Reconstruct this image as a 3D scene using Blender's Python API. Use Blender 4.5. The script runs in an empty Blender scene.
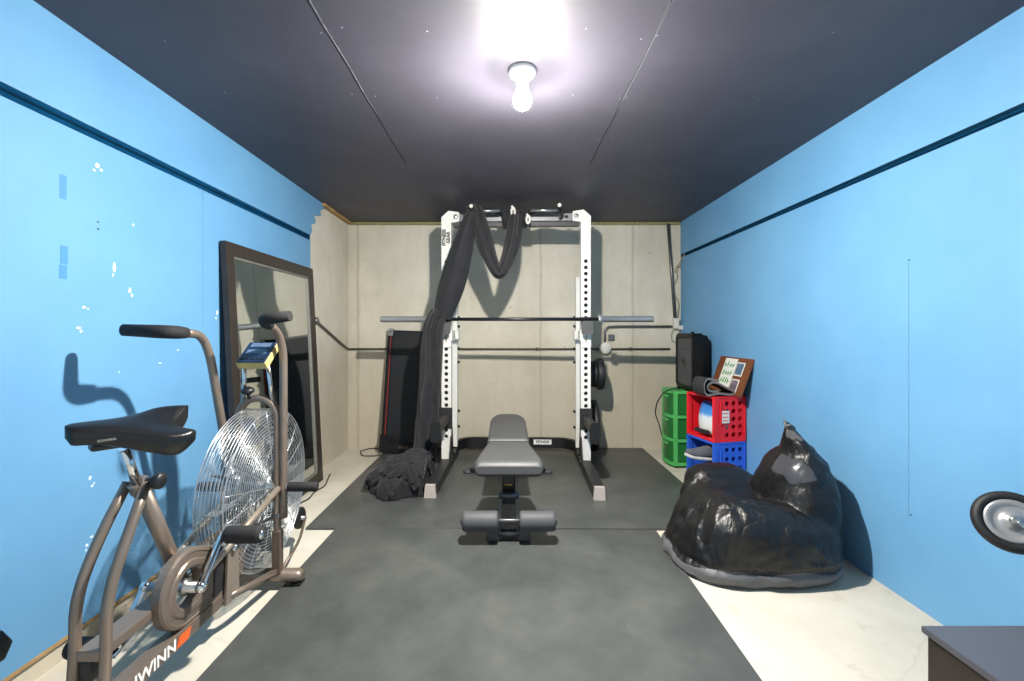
import bpy, bmesh, math, random
from mathutils import Vector, Matrix, noise
random.seed(7)
PI = math.pi
SC = bpy.context.scene
COL = SC.collection
V = Vector

# ------------------------------------------------------------------ camera, world, exposure
F = 455.0; VX, VY, CH = 506.0, 332.0, 1.13
cam_d = bpy.data.cameras.new('camera'); cam = bpy.data.objects.new('camera', cam_d); COL.objects.link(cam)
cam.location = (0, 0, CH); cam.rotation_euler = (PI / 2, 0, 0)
cam_d.sensor_width = 36; cam_d.lens = F / 1024 * 36
cam_d.shift_x = (512 - VX) / 1024; cam_d.shift_y = -(340.5 - VY) / 1024
cam_d.clip_start = 0.05
SC.camera = cam
w = bpy.data.worlds.new('world'); SC.world = w; w.use_nodes = True
w.node_tree.nodes['Background'].inputs[0].default_value = (0.80, 0.92, 1.0, 1)
w.node_tree.nodes['Background'].inputs[1].default_value = .8
BULB = V((0.066, 1.84, 2.075)); BULB_E = 9800.0
SC.view_settings.view_transform = 'Standard'; SC.view_settings.look = 'None'
SC.view_settings.exposure = 0.0; SC.view_settings.gamma = 1.0; SC.view_settings.use_curve_mapping = False
SC.cycles.max_bounces = 8; SC.cycles.diffuse_bounces = 4; SC.cycles.sample_clamp_indirect = 6

def P(px, py, d): return V(((px - VX) / F * d, d, CH - (py - VY) / F * d))

# ------------------------------------------------------------------ materials
def lin(h):
    if not isinstance(h, str): return tuple(h) + (1,)
    h = h.lstrip('#'); o = []
    for i in (0, 2, 4):
        s = int(h[i:i + 2], 16) / 255
        o.append(s / 12.92 if s <= .04045 else ((s + .055) / 1.055) ** 2.4)
    return tuple(o) + (1,)
class NT:
    def __init__(s, name):
        s.m = bpy.data.materials.new(name); s.m.use_nodes = True
        s.t = s.m.node_tree; s.b = s.t.nodes['Principled BSDF']; s.tc = None
    def n(s, kind, **kw):
        x = s.t.nodes.new(kind)
        for k, v in kw.items(): setattr(x, k, v)
        return x
    def l(s, a, b): s.t.links.new(a, b)
    def coord(s):
        if not s.tc: s.tc = s.n('ShaderNodeTexCoord')
        return s.tc.outputs['Object']
    def noise(s, scale, detail=3, rough=.55, stretch=None):
        x = s.n('ShaderNodeTexNoise'); x.inputs['Scale'].default_value = scale
        x.inputs['Detail'].default_value = detail; x.inputs['Roughness'].default_value = rough
        src = s.coord()
        if stretch:
            mp = s.n('ShaderNodeMapping'); mp.inputs['Scale'].default_value = stretch
            s.l(src, mp.inputs[0]); src = mp.outputs[0]
        s.l(src, x.inputs['Vector']); return x.outputs[0]
    def ramp(s, fac, stops):
        r = s.n('ShaderNodeValToRGB'); e = r.color_ramp.elements
        while len(e) < len(stops): e.new(.5)
        for el, (p, c) in zip(e, stops): el.position = p; el.color = lin(c) if isinstance(c, str) else c
        s.l(fac, r.inputs[0]); return r.outputs[0]
    def mix(s, fac, a, b, mode='MIX'):
        x = s.n('ShaderNodeMix', data_type='RGBA', blend_type=mode)
        for sock, v in ((x.inputs[0], fac), (x.inputs[6], a), (x.inputs[7], b)):
            if hasattr(v, 'is_linked') or hasattr(v, 'links'): s.l(v, sock)
            else: sock.default_value = lin(v) if isinstance(v, str) else v
        return x.outputs[2]
    def math(s, op, a, b=0.0):
        x = s.n('ShaderNodeMath', operation=op)
        for sock, v in zip(x.inputs, (a, b)):
            if hasattr(v, 'links'): s.l(v, sock)
            else: sock.default_value = v
        return x.outputs[0]
    def base(s, v):
        if hasattr(v, 'links'): s.l(v, s.b.inputs['Base Color'])
        else: s.b.inputs['Base Color'].default_value = lin(v)
    def bump(s, h, strength=.3, dist=.01):
        x = s.n('ShaderNodeBump'); x.inputs['Strength'].default_value = strength; x.inputs['Distance'].default_value = dist
        s.l(h, x.inputs['Height']); s.l(x.outputs[0], s.b.inputs['Normal'])
    def set(s, **kw):
        for k, v in kw.items(): s.b.inputs[k.replace('_', ' ')].default_value = v
        return s
def simple(name, c, rough=.5, metal=0.0, var=.12, scale=18, bump=0.0, bscale=60, spec=.5, coat=0.0):
    s = NT(name); c0 = lin(c)
    lo = tuple(x * (1 - var) for x in c0[:3]) + (1,); hi = tuple(min(1, x * (1 + var)) for x in c0[:3]) + (1,)
    s.base(s.ramp(s.noise(scale, 4), [(.3, lo), (.7, hi)]))
    s.set(Roughness=rough, Metallic=metal)
    s.b.inputs['Specular IOR Level'].default_value = spec
    s.b.inputs['Coat Weight'].default_value = coat
    if bump: s.bump(s.noise(bscale, 3), bump, .004)
    return s.m
M = {}
def mk(k, *a, **kw): M[k] = simple(k, *a, **kw)
mk('bronze', '#877a6f', .36, .55, .06)
mk('bronze_dark', '#74655a', .4, .5, .06)
mk('chrome', '#d6d8da', .14, 1, .02)
mk('wire', '#c9ccce', .3, .8, .02)
mk('fan_metal', '#85888a', .55, .4, .05)
mk('steel', '#b4b5b5', .3, .9, .05)
mk('plate_steel', '#a89c8e', .4, .6, .06)
mk('black_plastic', '#17181a', .45, 0, .15)
mk('black_foam', '#1d1d1f', .8, 0, .2, 60, .3, 200)
mk('vinyl_saddle', '#141519', .33, 0, .1, 30, .15, 180)
mk('yellow_plastic', '#c2ad70', .5)
mk('console_face', '#14233f', .35)
mk('lcd', '#54677f', .2)
mk('decal_white', '#e6e6e4', .6)
mk('decal_orange', '#d8602a', .6)
mk('decal_black', '#101112', .6)
mk('rack_white', '#dcdcd8', .38, 0, .03)
mk('rack_dark', '#2b2b2d', .5, .2, .08)
mk('rack_black', '#0f1013', .5, 0, .1)
mk('hole_dark', '#0b0b0c', .8)
mk('cap_grey', '#b3aaa6', .5, 0, .05)
mk('jcup_grey', '#4a4b4d', .55, 0, .08)
mk('beam_grey', '#77787b', .4, .5, .06)
mk('beam_dark', '#3a3b3e', .5, .3, .06)
mk('bar_steel', '#a3a4a6', .38, .55, .05)
mk('bar_dark', '#3d3e40', .35, .8, .05)
mk('bench_vinyl', '#454648', .5, 0, .06, 30, .08, 300)
mk('roller_foam', '#46484b', .6, 0, .06, 40, .1, 300)
mk('bench_frame', '#121316', .4, .2, .08)
mk('bench_steel', '#55565a', .35, .7, .05)
mk('brass_label', '#a8843e', .5, .2)
mk('iron_plate', '#1e1f22', .55, .1, .1, 40, .1, 200)
mk('tread_belt', '#12151b', .6, 0, .08, spec=.4)
mk('tread_frame', '#111216', .42, 0, .06, spec=.35)
mk('tread_red', '#a3221d', .45)
mk('cap_silver', '#8f9194', .4, .3)
mk('gold_text', '#8e7745', .5)
mk('green_frame', '#52b562', .45, 0, .05)
mk('fan_black', '#070708', .42, 0, .1, spec=.3)
mk('crate_red', '#d81f2c', .42, 0, .05)
mk('crate_blue', '#2b5fd0', .42, 0, .05)
mk('rubber_mat_roll', '#2c2c2f', .75, 0, .1)
mk('rubber_edge', '#6e6a69', .75, 0, .1)
mk('board_wood', '#6d3f22', .5, 0, .15, 12)
mk('paper', '#d9dcd6', .7, 0, .04)
mk('paper_green', '#3c8f4c', .7)
mk('sneaker_grey', '#55575c', .8, 0, .15, 40)
mk('sneaker_dark', '#26272b', .8, 0, .15, 40)
mk('sole', '#b9b9b8', .7)
mk('bag_grey', '#57585b', .5, 0, .08, 14, .25, 30)
mk('lamp_white', '#e8e8e4', .3, 0, .02)
mk('conduit', '#6f7070', .4, .7, .08)
mk('conduit_dark', '#58544e', .55, .3, .15)
mk('box_white', '#d2d0c8', .5, 0, .04)
mk('wire_dark', '#232323', .6)
mk('wire_tan', '#a09880', .6)
mk('insulation', '#8d8860', .95, 0, .35, 40, .6, 60)
mk('lumber', '#a8895c', .8, 0, .25, 20)
mk('strip_dark', '#063a5c', .95, 0, .15, 12, spec=.05)
mk('strip_darker', '#052438', .95, 0, .15, 12, spec=.05)
mk('seam_blue', '#5584a8', .7)
mk('chip_white', '#d5e4ee', .9, 0, .04)
mk('tape_blue', '#4586b5', .5, 0, .05)
mk('tyre', '#141416', .6, 0, .1)
mk('mirror_frame', '#2e2825', .42, 0, .2, 14)
mk('mirror_lip', '#8b8a84', .35, .5, .1)
mk('cabinet_top', '#4b4b52', .35, 0, .06)
mk('cabinet_side', '#2b221e', .4, 0, .25, 8)
mk('photo_a', '#4f6a86', .4, 0, .7, 45)
mk('photo_b', '#6b5f6d', .4, 0, .7, 45)
mk('dumbbell', '#1c1c1f', .6, 0, .1)
mk('socket_grey', '#888985', .5)
mk('fold_highlight', '#3c3d42', .3, 0, .1, 14, .3, 40)
mk('screw', '#8f929c', .6, .2)
mk('seam', '#15161b', .8)
mk('seam_light', '#6a6c76', .8)

def m_wall():
    s = NT('blue_paint')
    s.base(s.ramp(s.noise(2.2, 5), [(.3, '#6095c0'), (.7, '#699ec6')]))
    s.set(Roughness=.55); s.b.inputs['Specular IOR Level'].default_value = .35
    s.bump(s.noise(9, 4), .06, .01); return s.m
M['blue'] = m_wall()
def m_ceiling():
    s = NT('charcoal_ceiling_paint')
    n = s.noise(1.6, 5, .6)
    s.base(s.ramp(n, [(.25, '#42414a'), (.55, '#4b4953'), (.8, '#55535d')]))
    r = s.n('ShaderNodeMapRange'); r.inputs[3].default_value = .5; r.inputs[4].default_value = .62
    s.l(s.noise(3, 4), r.inputs[0]); s.l(r.outputs[0], s.b.inputs['Roughness'])
    s.b.inputs['Specular IOR Level'].default_value = .35
    s.bump(s.noise(5, 4), .12, .01); return s.m
M['ceiling'] = m_ceiling()
def m_concrete():
    s = NT('cast_concrete')
    big = s.ramp(s.noise(1.3, 6, .65), [(.3, '#c9c4b4'), (.5, '#d6d1c2'), (.72, '#e0dccf')])
    vert = s.ramp(s.noise(1.6, 4, .6, (1.6, 1.6, .5)), [(.35, (.86, .85, .83, 1)), (.6, (1, 1, 1, 1))])
    c = s.mix(1.0, big, vert, 'MULTIPLY')
    spk = s.ramp(s.noise(26, 2, .5), [(.22, (.62, .59, .54, 1)), (.28, (1, 1, 1, 1))])
    c = s.mix(.8, c, spk, 'MULTIPLY')
    sx = s.n('ShaderNodeSeparateXYZ'); s.l(s.coord(), sx.inputs[0])
    lines = None
    for x0, wd in ((.335, .010), (1.225, .012), (-1.43, .014), (-.55, .006)):
        d = s.math('ABSOLUTE', s.math('SUBTRACT', s.math('ADD', sx.outputs[0], s.math('MULTIPLY', s.noise(4, 3), .03)), x0 + .015))
        v = s.math('MINIMUM', s.math('DIVIDE', d, wd * 1.6), 1.0)
        lines = v if lines is None else s.math('MULTIPLY', lines, v)
    c = s.mix(s.math('MULTIPLY', s.math('SUBTRACT', 1.0, lines), .32), c, '#6b6354')
    # tan tint over the lower half of the pour
    low = s.math('MINIMUM', s.math('MAXIMUM', s.math('MULTIPLY', s.math('SUBTRACT', s.math('ADD', .95, s.math('MULTIPLY', s.noise(2.5, 4), .35)), sx.outputs[2]), 3.0), 0.0), 1.0)
    c = s.mix(s.math('MULTIPLY', low, .35), c, '#9b8b6c')
    s.base(c); s.set(Roughness=.85); s.bump(s.noise(30, 5, .7), .35, .01)
    return s.m
M['concrete'] = m_concrete()
def m_floor():
    s = NT('painted_slab')
    c = s.ramp(s.noise(1.5, 6, .65), [(.3, '#b3ae9f'), (.5, '#c3beb0'), (.7, '#cec9bc')])
    st = s.ramp(s.noise(9, 4, .6), [(.26, (.70, .66, .60, 1)), (.4, (1, 1, 1, 1))])
    c = s.mix(.6, c, st, 'MULTIPLY')
    v = s.n('ShaderNodeTexVoronoi', feature='DISTANCE_TO_EDGE'); v.inputs['Scale'].default_value = 1.1
    mp = s.mix(.12, s.coord(), s.ramp(s.noise(5, 3), [(0, (0, 0, 0, 1)), (1, (1, 1, 1, 1))]))
    s.l(mp, v.inputs['Vector'])
    cr = s.ramp(v.outputs[0], [(0.0, (.55, .52, .48, 1)), (.006, (1, 1, 1, 1))])
    c = s.mix(.22, c, cr, 'MULTIPLY')
    s.base(c); s.set(Roughness=.6); s.bump(s.noise(20, 5), .15, .006); return s.m
M['floor'] = m_floor()
def m_mat():
    s = NT('stall_mat_rubber')
    c = s.ramp(s.noise(2.2, 6, .7), [(.3, '#373a3a'), (.52, '#484b4a'), (.75, '#5a5c58')])
    sp = s.ramp(s.noise(75, 2, .5), [(.72, (0, 0, 0, 1)), (.78, (1, 1, 1, 1))])
    c = s.mix(s.math('MULTIPLY', sp, .5), c, '#85857e')
    d = s.ramp(s.noise(7, 5, .75), [(.62, (0, 0, 0, 1)), (.78, (1, 1, 1, 1))])
    c = s.mix(s.math('MULTIPLY', d, .45), c, '#6b6c64')
    s.base(c); s.set(Roughness=.43); s.b.inputs['Specular IOR Level'].default_value = .5
    s.bump(s.noise(220, 2), .25, .003); return s.m
M['mat'] = m_mat()
def m_cloth():
    s = NT('dark_stretch_fabric')
    s.base(s.ramp(s.noise(12, 4), [(.3, '#1b1c1f'), (.7, '#26272b')]))
    s.set(Roughness=.8); s.b.inputs['Specular IOR Level'].default_value = .3; s.b.inputs['Sheen Weight'].default_value = .1
    s.bump(s.noise(9, 3, .5), .12, .01); return s.m
M['cloth'] = m_cloth()
def m_vinyl():
    s = NT('black_nylon')
    s.base(s.ramp(s.noise(6, 4), [(.3, '#0a0a0b'), (.7, '#111113')]))
    s.set(Roughness=.42)
    def ridge(sc, st=None, det=2):
        return s.math('POWER', s.math('MINIMUM', s.math('MULTIPLY', s.math('ABSOLUTE', s.math('SUBTRACT', s.noise(sc, det, .5, st), .5)), 5.0), 1.0), .6)
    h = s.math('ADD', s.math('MULTIPLY', ridge(4.5, (1, 1, .6)), 1.0), s.math('ADD', s.math('MULTIPLY', ridge(11, (1, 1, .5)), .45), s.math('MULTIPLY', ridge(26), .16)))
    s.bump(h, .36, .02); return s.m
M['nylon'] = m_vinyl()
def m_green_drawer():
    s = NT('green_tinted_plastic'); s.base('#2a7d3d'); s.set(Roughness=.3)
    s.b.inputs['Transmission Weight'].default_value = .25; return s.m
M['green_drawer'] = m_green_drawer()
def m_bag():
    s = NT('snow_scene_print')
    sx = s.n('ShaderNodeSeparateXYZ'); s.l(s.coord(), sx.inputs[0])
    z = s.math('ADD', sx.outputs[2], s.math('MULTIPLY', s.noise(25, 4), .05))
    s.base(s.ramp(s.math('MULTIPLY', z, 4.0), [(.0, '#9b988c'), (.35, '#d8dad6'), (.62, '#c9d6de'), (.72, '#3f86c9'), (.95, '#2c6cb4')]))
    s.set(Roughness=.35); return s.m
M['bag_print'] = m_bag()
def m_glass():
    s = NT('mirror_glass'); s.base('#dfe3df'); s.set(Roughness=.015, Metallic=1.0); return s.m
M['mirror'] = m_glass()
def m_emit(nm='lit_bulb', k=1.0):
    s = NT(nm); s.base('#ffffff')
    s.b.inputs['Emission Color'].default_value = (1.0, .95, .87, 1); s.b.inputs['Emission Strength'].default_value = BULB_E * k; return s.m
M['bulb'] = m_emit(); M['bulb_neck'] = m_emit('lit_bulb_neck', .02)

# ------------------------------------------------------------------ mesh helpers
def box(bm, c, s, rot=None, bev=0.0, mi=0):
    r = bmesh.ops.create_cube(bm, size=1.0); vs = r['verts']
    for v in vs: v.co = V((v.co.x * s[0], v.co.y * s[1], v.co.z * s[2]))
    fs = list({f for v in vs for f in v.link_faces})
    if bev > 0:
        es = list({e for v in vs for e in v.link_edges})
        rb = bmesh.ops.bevel(bm, geom=es, offset=bev, segments=2, affect='EDGES', profile=.6)
        vs = list({v for f in rb['faces'] for v in f.verts}); fs = list({f for v in vs for f in v.link_faces})
        vs = list({v for f in fs for v in f.verts})
    mt = Matrix.Translation(c) @ (rot.to_matrix().to_4x4() if hasattr(rot, 'to_matrix') else (rot.to_4x4() if rot else Matrix()))
    for v in vs: v.co = mt @ v.co
    for f in fs: f.material_index = mi
    return vs
def frame_at(t):
    t = t.normalized(); up = V((0, 0, 1)) if abs(t.z) < .95 else V((0, 1, 0))
    a = t.cross(up).normalized(); return a, a.cross(t).normalized()
def rounded(pts, r=.05, n=5):
    pts = [V(p) for p in pts]; out = [pts[0]]
    for i in range(1, len(pts) - 1):
        a, b, c = pts[i - 1], pts[i], pts[i + 1]
        rr = min(r, (a - b).length * .48, (c - b).length * .48)
        p0 = b + (a - b).normalized() * rr; p1 = b + (c - b).normalized() * rr
        for k in range(n + 1):
            t = k / n; out.append(p0 * (1 - t) ** 2 + b * 2 * t * (1 - t) + p1 * t * t)
    out.append(pts[-1]); return out
def tube(bm, pts, r, n=10, cap=True, closed=False, mi=0, flat=1.0):
    pts = [V(p) for p in pts]; rs = r if isinstance(r, (list, tuple)) else [r] * len(pts)
    rings = []; N = len(pts); pa = None
    for i, p in enumerate(pts):
        if closed: t = pts[(i + 1) % N] - pts[i - 1]
        else: t = pts[min(i + 1, N - 1)] - pts[max(i - 1, 0)]
        t = t.normalized()
        if pa is None: a, b = frame_at(t)
        else:
            a = (pa - t * pa.dot(t)).normalized(); b = a.cross(t).normalized()
        pa = a
        rings.append([bm.verts.new(p + (a * math.cos(2 * PI * k / n) + b * flat * math.sin(2 * PI * k / n)) * rs[i]) for k in range(n)])
    for i in range(N if closed else N - 1):
        A, B = rings[i], rings[(i + 1) % N]
        for k in range(n):
            f = bm.faces.new((A[k], A[(k + 1) % n], B[(k + 1) % n], B[k])); f.smooth = True; f.material_index = mi
    if cap and not closed:
        for R in (rings[0], rings[-1]):
            try: f = bm.faces.new(R); f.material_index = mi
            except ValueError: pass
    return rings
def rod(bm, a, b, r, n=14, mi=0): return tube(bm, [a, b], r, n, mi=mi)
def lathe(bm, origin, axis, prof, n=28, mi=0):
    """prof = [(r, h)...] around axis"""
    axis = V(axis).normalized(); a, b = frame_at(axis); o = V(origin); rings = []
    for r, h in prof:
        if r < 1e-5: rings.append([bm.verts.new(o + axis * h)])
        else: rings.append([bm.verts.new(o + axis * h + (a * math.cos(2 * PI * k / n) + b * math.sin(2 * PI * k / n)) * r) for k in range(n)])
    for A, B in zip(rings, rings[1:]):
        for k in range(n):
            k2 = (k + 1) % n
            if len(A) == 1 and len(B) == 1: continue
            if len(A) == 1: vs = (A[0], B[k2], B[k])
            elif len(B) == 1: vs = (A[k], A[k2], B[0])
            else: vs = (A[k], A[k2], B[k2], B[k])
            f = bm.faces.new(vs); f.smooth = True; f.material_index = mi
def prism(bm, poly, o, u, v, nrm, th, mi=0):
    """polygon of 2-D points in plane (o,u,v) extruded along nrm by th"""
    o, u, v, nrm = V(o), V(u), V(v), V(nrm)
    A = [bm.verts.new(o + u * x + v * y) for x, y in poly]; B = [bm.verts.new(o + u * x + v * y + nrm * th) for x, y in poly]
    n = len(poly); fs = [bm.faces.new(A), bm.faces.new(list(reversed(B)))]
    for k in range(n): fs.append(bm.faces.new((A[k], B[k], B[(k + 1) % n], A[(k + 1) % n])))
    for f in fs: f.material_index = mi
    return fs
def rrect(w, h, r, n=5):
    out = []
    for cx, cy, a0 in ((w / 2 - r, h / 2 - r, 0), (-w / 2 + r, h / 2 - r, PI / 2), (-w / 2 + r, -h / 2 + r, PI), (w / 2 - r, -h / 2 + r, 1.5 * PI)):
        for k in range(n + 1):
            a = a0 + PI / 2 * k / n; out.append((cx + r * math.cos(a), cy + r * math.sin(a)))
    return out
def loft(bm, secs, cap=True, smooth=True, closed=False):
    rings = [[bm.verts.new(p) for p in s] for s in secs]; n = len(rings[0])
    pairs = list(zip(rings, rings[1:])) + ([(rings[-1], rings[0])] if closed else [])
    for A, B in pairs:
        for k in range(n):
            f = bm.faces.new((A[k], A[(k + 1) % n], B[(k + 1) % n], B[k])); f.smooth = smooth
    if cap and not closed:
        bm.faces.new(rings[0]); bm.faces.new(list(reversed(rings[-1])))
def grid(bm, fn, nu, nv, smooth=True):
    g = [[bm.verts.new(fn(i / nu, j / nv)) for j in range(nv + 1)] for i in range(nu + 1)]
    for i in range(nu):
        for j in range(nv):
            f = bm.faces.new((g[i][j], g[i + 1][j], g[i + 1][j + 1], g[i][j + 1])); f.smooth = smooth
    return g
def ball(bm, c, r, sub=2):
    rr = r if isinstance(r, (tuple, list)) else (r, r, r)
    x = bmesh.ops.create_icosphere(bm, subdivisions=sub, radius=1.0)
    for v in x['verts']: v.co = V((v.co.x * rr[0] + c[0], v.co.y * rr[1] + c[1], v.co.z * rr[2] + c[2]))
    for f in {f for v in x['verts'] for f in v.link_faces}: f.smooth = True
def holed(bm, o, u, v, nu, nv, cu, cv, r, margin=0.0, th=.004, n=16, skip=()):
    """sheet of nu x nv cells with round holes; u,v unit dirs; returns thickness sheet"""
    o, u, v = V(o), V(u), V(v); nr = u.cross(v).normalized(); cache = {}
    def vert(x, y):
        k = (round(x, 5), round(y, 5))
        if k not in cache: cache[k] = bm.verts.new(o + u * x + v * y)
        return cache[k]
    faces = []
    for i in range(nu):
        for j in range(nv):
            cx, cy = margin + (i + .5) * cu, margin + (j + .5) * cv
            if (i, j) in skip:
                continue
            outer, inner = [], []
            for k in range(n):
                a = 2 * PI * k / n + PI / 4; ca, sa = math.cos(a), math.sin(a); m = max(abs(ca), abs(sa))
                outer.append(vert(cx + ca / m * cu / 2, cy + sa / m * cv / 2)); inner.append(bm.verts.new(o + u * (cx + ca * r) + v * (cy + sa * r)))
            for k in range(n):
                k2 = (k + 1) % n; faces.append(bm.faces.new((outer[k], outer[k2], inner[k2], inner[k])))
    W, H = nu * cu + 2 * margin, nv * cv + 2 * margin
    if margin > 0:
        m = margin
        for (x0, y0, x1, y1) in ((0, 0, W, m), (0, H - m, W, H), (0, m, m, H - m), (W - m, m, W, H - m)):
            q = [bm.verts.new(o + u * x + v * y) for x, y in ((x0, y0), (x1, y0), (x1, y1), (x0, y1))]; faces.append(bm.faces.new(q))
    ex = bmesh.ops.extrude_face_region(bm, geom=faces)
    for e in ex['geom']:
        if isinstance(e, bmesh.types.BMVert): e.co -= nr * th
ROOTW = {}
def wmat(o):
    while o.parent: o = o.parent
    return ROOTW.get(o.name, Matrix())
def obj(name, bm, mat, parent=None, world=True, fix=True):
    """link a bmesh as ONE object. world=True: bmesh is in world coordinates; else in the thing's own frame"""
    if parent is not None and world: bm.transform(wmat(parent).inverted())
    if fix: bmesh.ops.recalc_face_normals(bm, faces=bm.faces)
    me = bpy.data.meshes.new(name); bm.to_mesh(me); bm.free()
    for m in (mat if isinstance(mat, (list, tuple)) else [mat]): me.materials.append(M[m])
    o = bpy.data.objects.new(name, me); COL.objects.link(o)
    if parent is not None: o.parent = parent
    return o
def tag(o, label, cat, group=None):
    o['label'] = label; o['category'] = cat
    if group: o['group'] = group
    return o
def thing(name, label, cat, loc=(0, 0, 0), rz=0.0, group=None):
    o = bpy.data.objects.new(name, None); COL.objects.link(o)
    o.location = loc; o.rotation_euler = (0, 0, rz); o.empty_display_size = .1
    ROOTW[o.name] = Matrix.Translation(loc) @ Matrix.Rotation(rz, 4, 'Z')
    return tag(o, label, cat, group)
def single(name, bm, mat, label, cat, loc=None, group=None):
    """a thing that is one mesh; origin moved to loc"""
    if loc is not None: bm.transform(Matrix.Translation(-V(loc)))
    o = obj(name, bm, mat)
    if loc is not None: o.location = loc; ROOTW[o.name] = Matrix.Translation(loc)
    return tag(o, label, cat, group)
def struct(name, bm, mat, parent=None):
    o = obj(name, bm, mat, parent)
    if parent is None: o['kind'] = 'structure'
    return o
def NB(): return bmesh.new()
def applied(bm, mods):
    """run modifiers on a bmesh, give a bmesh back"""
    me = bpy.data.meshes.new('tmp'); bm.to_mesh(me); bm.free()
    o = bpy.data.objects.new('tmp', me); COL.objects.link(o)
    for typ, kw in mods:
        m = o.modifiers.new(typ, typ)
        for k, v in kw.items(): setattr(m, k, v)
    dg = bpy.context.evaluated_depsgraph_get(); dg.update()
    e = bpy.data.meshes.new_from_object(o.evaluated_get(dg))
    out = bmesh.new(); out.from_mesh(e)
    bpy.data.objects.remove(o); bpy.data.meshes.remove(me); bpy.data.meshes.remove(e)
    for f in out.faces: f.smooth = True
    return out
def text_bm(txt, size, mtx, ext=.0006, bold=0.0, sx=1.0, align='CENTER'):
    c = bpy.data.curves.new('txt', 'FONT'); c.body = txt; c.size = size; c.extrude = ext; c.offset = bold
    c.align_x = align; c.align_y = 'CENTER'
    o = bpy.data.objects.new('txt', c); COL.objects.link(o)
    dg = bpy.context.evaluated_depsgraph_get(); dg.update()
    e = bpy.data.meshes.new_from_object(o.evaluated_get(dg)); bm = bmesh.new(); bm.from_mesh(e)
    bpy.data.objects.remove(o); bpy.data.curves.remove(c); bpy.data.meshes.remove(e)
    bm.transform(mtx @ Matrix.Diagonal((sx, 1, 1, 1))); return bm
def axes(o, x, y, z):
    m = Matrix((V(x).to_4d(), V(y).to_4d(), V(z).to_4d(), V((0, 0, 0, 1)))).transposed()
    for i in range(3): m[3][i] = 0
    m[0][3], m[1][3], m[2][3] = o[0], o[1], o[2]; m[3][3] = 1
    return m

# ------------------------------------------------------------------ setting
XL, XR, YB, ZC, Y0 = -1.527, 1.70, 4.40, 2.19, -.35
bm = NB(); box(bm, ((XL + XR) / 2, (Y0 + YB) / 2, -.05), (XR - XL + .5, YB - Y0 + .4, .1)); struct('floor', bm, 'floor')
bm = NB(); box(bm, ((XL + XR) / 2, (Y0 + YB) / 2, ZC + .05), (XR - XL + .5, YB - Y0 + .4, .1)); ceiling = struct('ceiling', bm, 'ceiling')
bm = NB(); box(bm, ((XL + XR) / 2, YB + .1, ZC / 2), (XR - XL + .5, .2, ZC)); struct('wall_back', bm, 'concrete')
# left: cast wall with a blue sheet in front of it
bm = NB(); box(bm, (XL - .1, (Y0 + YB) / 2, ZC / 2), (.2, YB - Y0, ZC)); struct('wall_left', bm, 'concrete')
SG = 1.858                       # height of the gap between the sheets
def sheet(name, y1, z0, z1, x, side, edge=None, mat='blue'):
    bm = NB()
    poly = [(Y0, z0), (y1, z0)] + (edge or [(y1, z1)]) + [(Y0, z1)]
    prism(bm, poly, (x, 0, 0), (0, 1, 0), (0, 0, 1), (side, 0, 0), .012)
    return struct(name, bm, mat)
PLX = XL + .014
sheet('wall_left_sheet', 3.52, .085, SG - .020, PLX, -1)
rag = [(3.52, SG + .022), (3.55, 1.92), (3.53, 1.96), (3.62, 2.0), (3.58, 2.05), (3.72, 2.08), (3.70, 2.12), (3.78, 2.15), (3.8, ZC)]
sheet('wall_left_sheet_upper', 3.52, SG + .022, ZC, PLX + .002, -1, rag)
PRX = XR - .014
bm = NB(); box(bm, (XR + .1, (Y0 + YB) / 2, ZC / 2), (.2, YB - Y0, ZC)); struct('wall_right', bm, 'concrete')
sheet('wall_right_sheet', YB - .01, .0, SG - .012, PRX, 1)
sheet('wall_right_sheet_upper', YB - .01, SG + .019, ZC, PRX - .002, 1)
# dark blue strips in the gaps, with the gaps' shade put into their colour
bm = NB(); box(bm, (XL + .006, (Y0 + 3.52) / 2, SG), (.009, 3.52 - Y0, .046)); t1 = struct('trim_1', bm, 'strip_dark')
bm = NB(); box(bm, (XL + .0115, (Y0 + 3.5) / 2, SG + .003), (.004, 3.5 - Y0, .009)); struct('reveal', bm, 'strip_darker', t1)
bm = NB(); box(bm, (XR - .006, (Y0 + YB) / 2, SG + .003), (.009, YB - Y0 - .02, .034)); t2 = struct('trim_2', bm, 'strip_darker')
bm = NB(); box(bm, (XR - .0115, (Y0 + YB) / 2, SG + .001), (.004, YB - Y0 - .02, .004)); struct('reveal', bm, 'strip_dark', t2)
# wood sill under the left sheet
bm = NB(); box(bm, (XL + .006, (Y0 + 3.5) / 2, .079), (.022, 3.5 - Y0, .012)); struct('trim_3', bm, 'lumber')
# insulation line at the head of the back wall and lumber end at the torn sheet
bm = NB(); box(bm, ((XL + XR) / 2, YB - .012, ZC - .014), (XR - XL - .04, .03, .028), bev=.008); struct('trim_4', bm, 'insulation')
bm = NB(); box(bm, (XL + .02, 4.06, ZC - .012), (.04, .64, .022)); struct('trim_5', bm, 'lumber')
# ceiling joints and screws
for k, (x, jit) in enumerate(((-.632, .004), (.53, .006))):
    bm = NB(); pts = [(x + jit * math.sin(i * 1.7) * .5, Y0 + .1 + i * .13, ZC - .0005) for i in range(25)]
    tube(bm, pts, .0026, 4, flat=.3); struct('joint', bm, 'seam', ceiling)
    bm = NB(); tube(bm, [(p[0] + .005, p[1], p[2] - .0002) for p in pts[6:20]], .0012, 4, flat=.3); struct('joint_edge', bm, 'seam_light', ceiling)
for yy in (1.2, 1.62, 2.05, 2.5, 3.0, 3.6):
    for xx in (-1.25, -.66, -.6, -.3, .3, .5, .56, 1.15):
        bm = NB(); lathe(bm, (xx + random.uniform(-.03, .03), yy + random.uniform(-.04, .04), ZC), (0, 0, -1), [(.003, -.001), (.003, .0008), (0, .001)], 8)
        struct('screw', bm, 'screw', ceiling)
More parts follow.
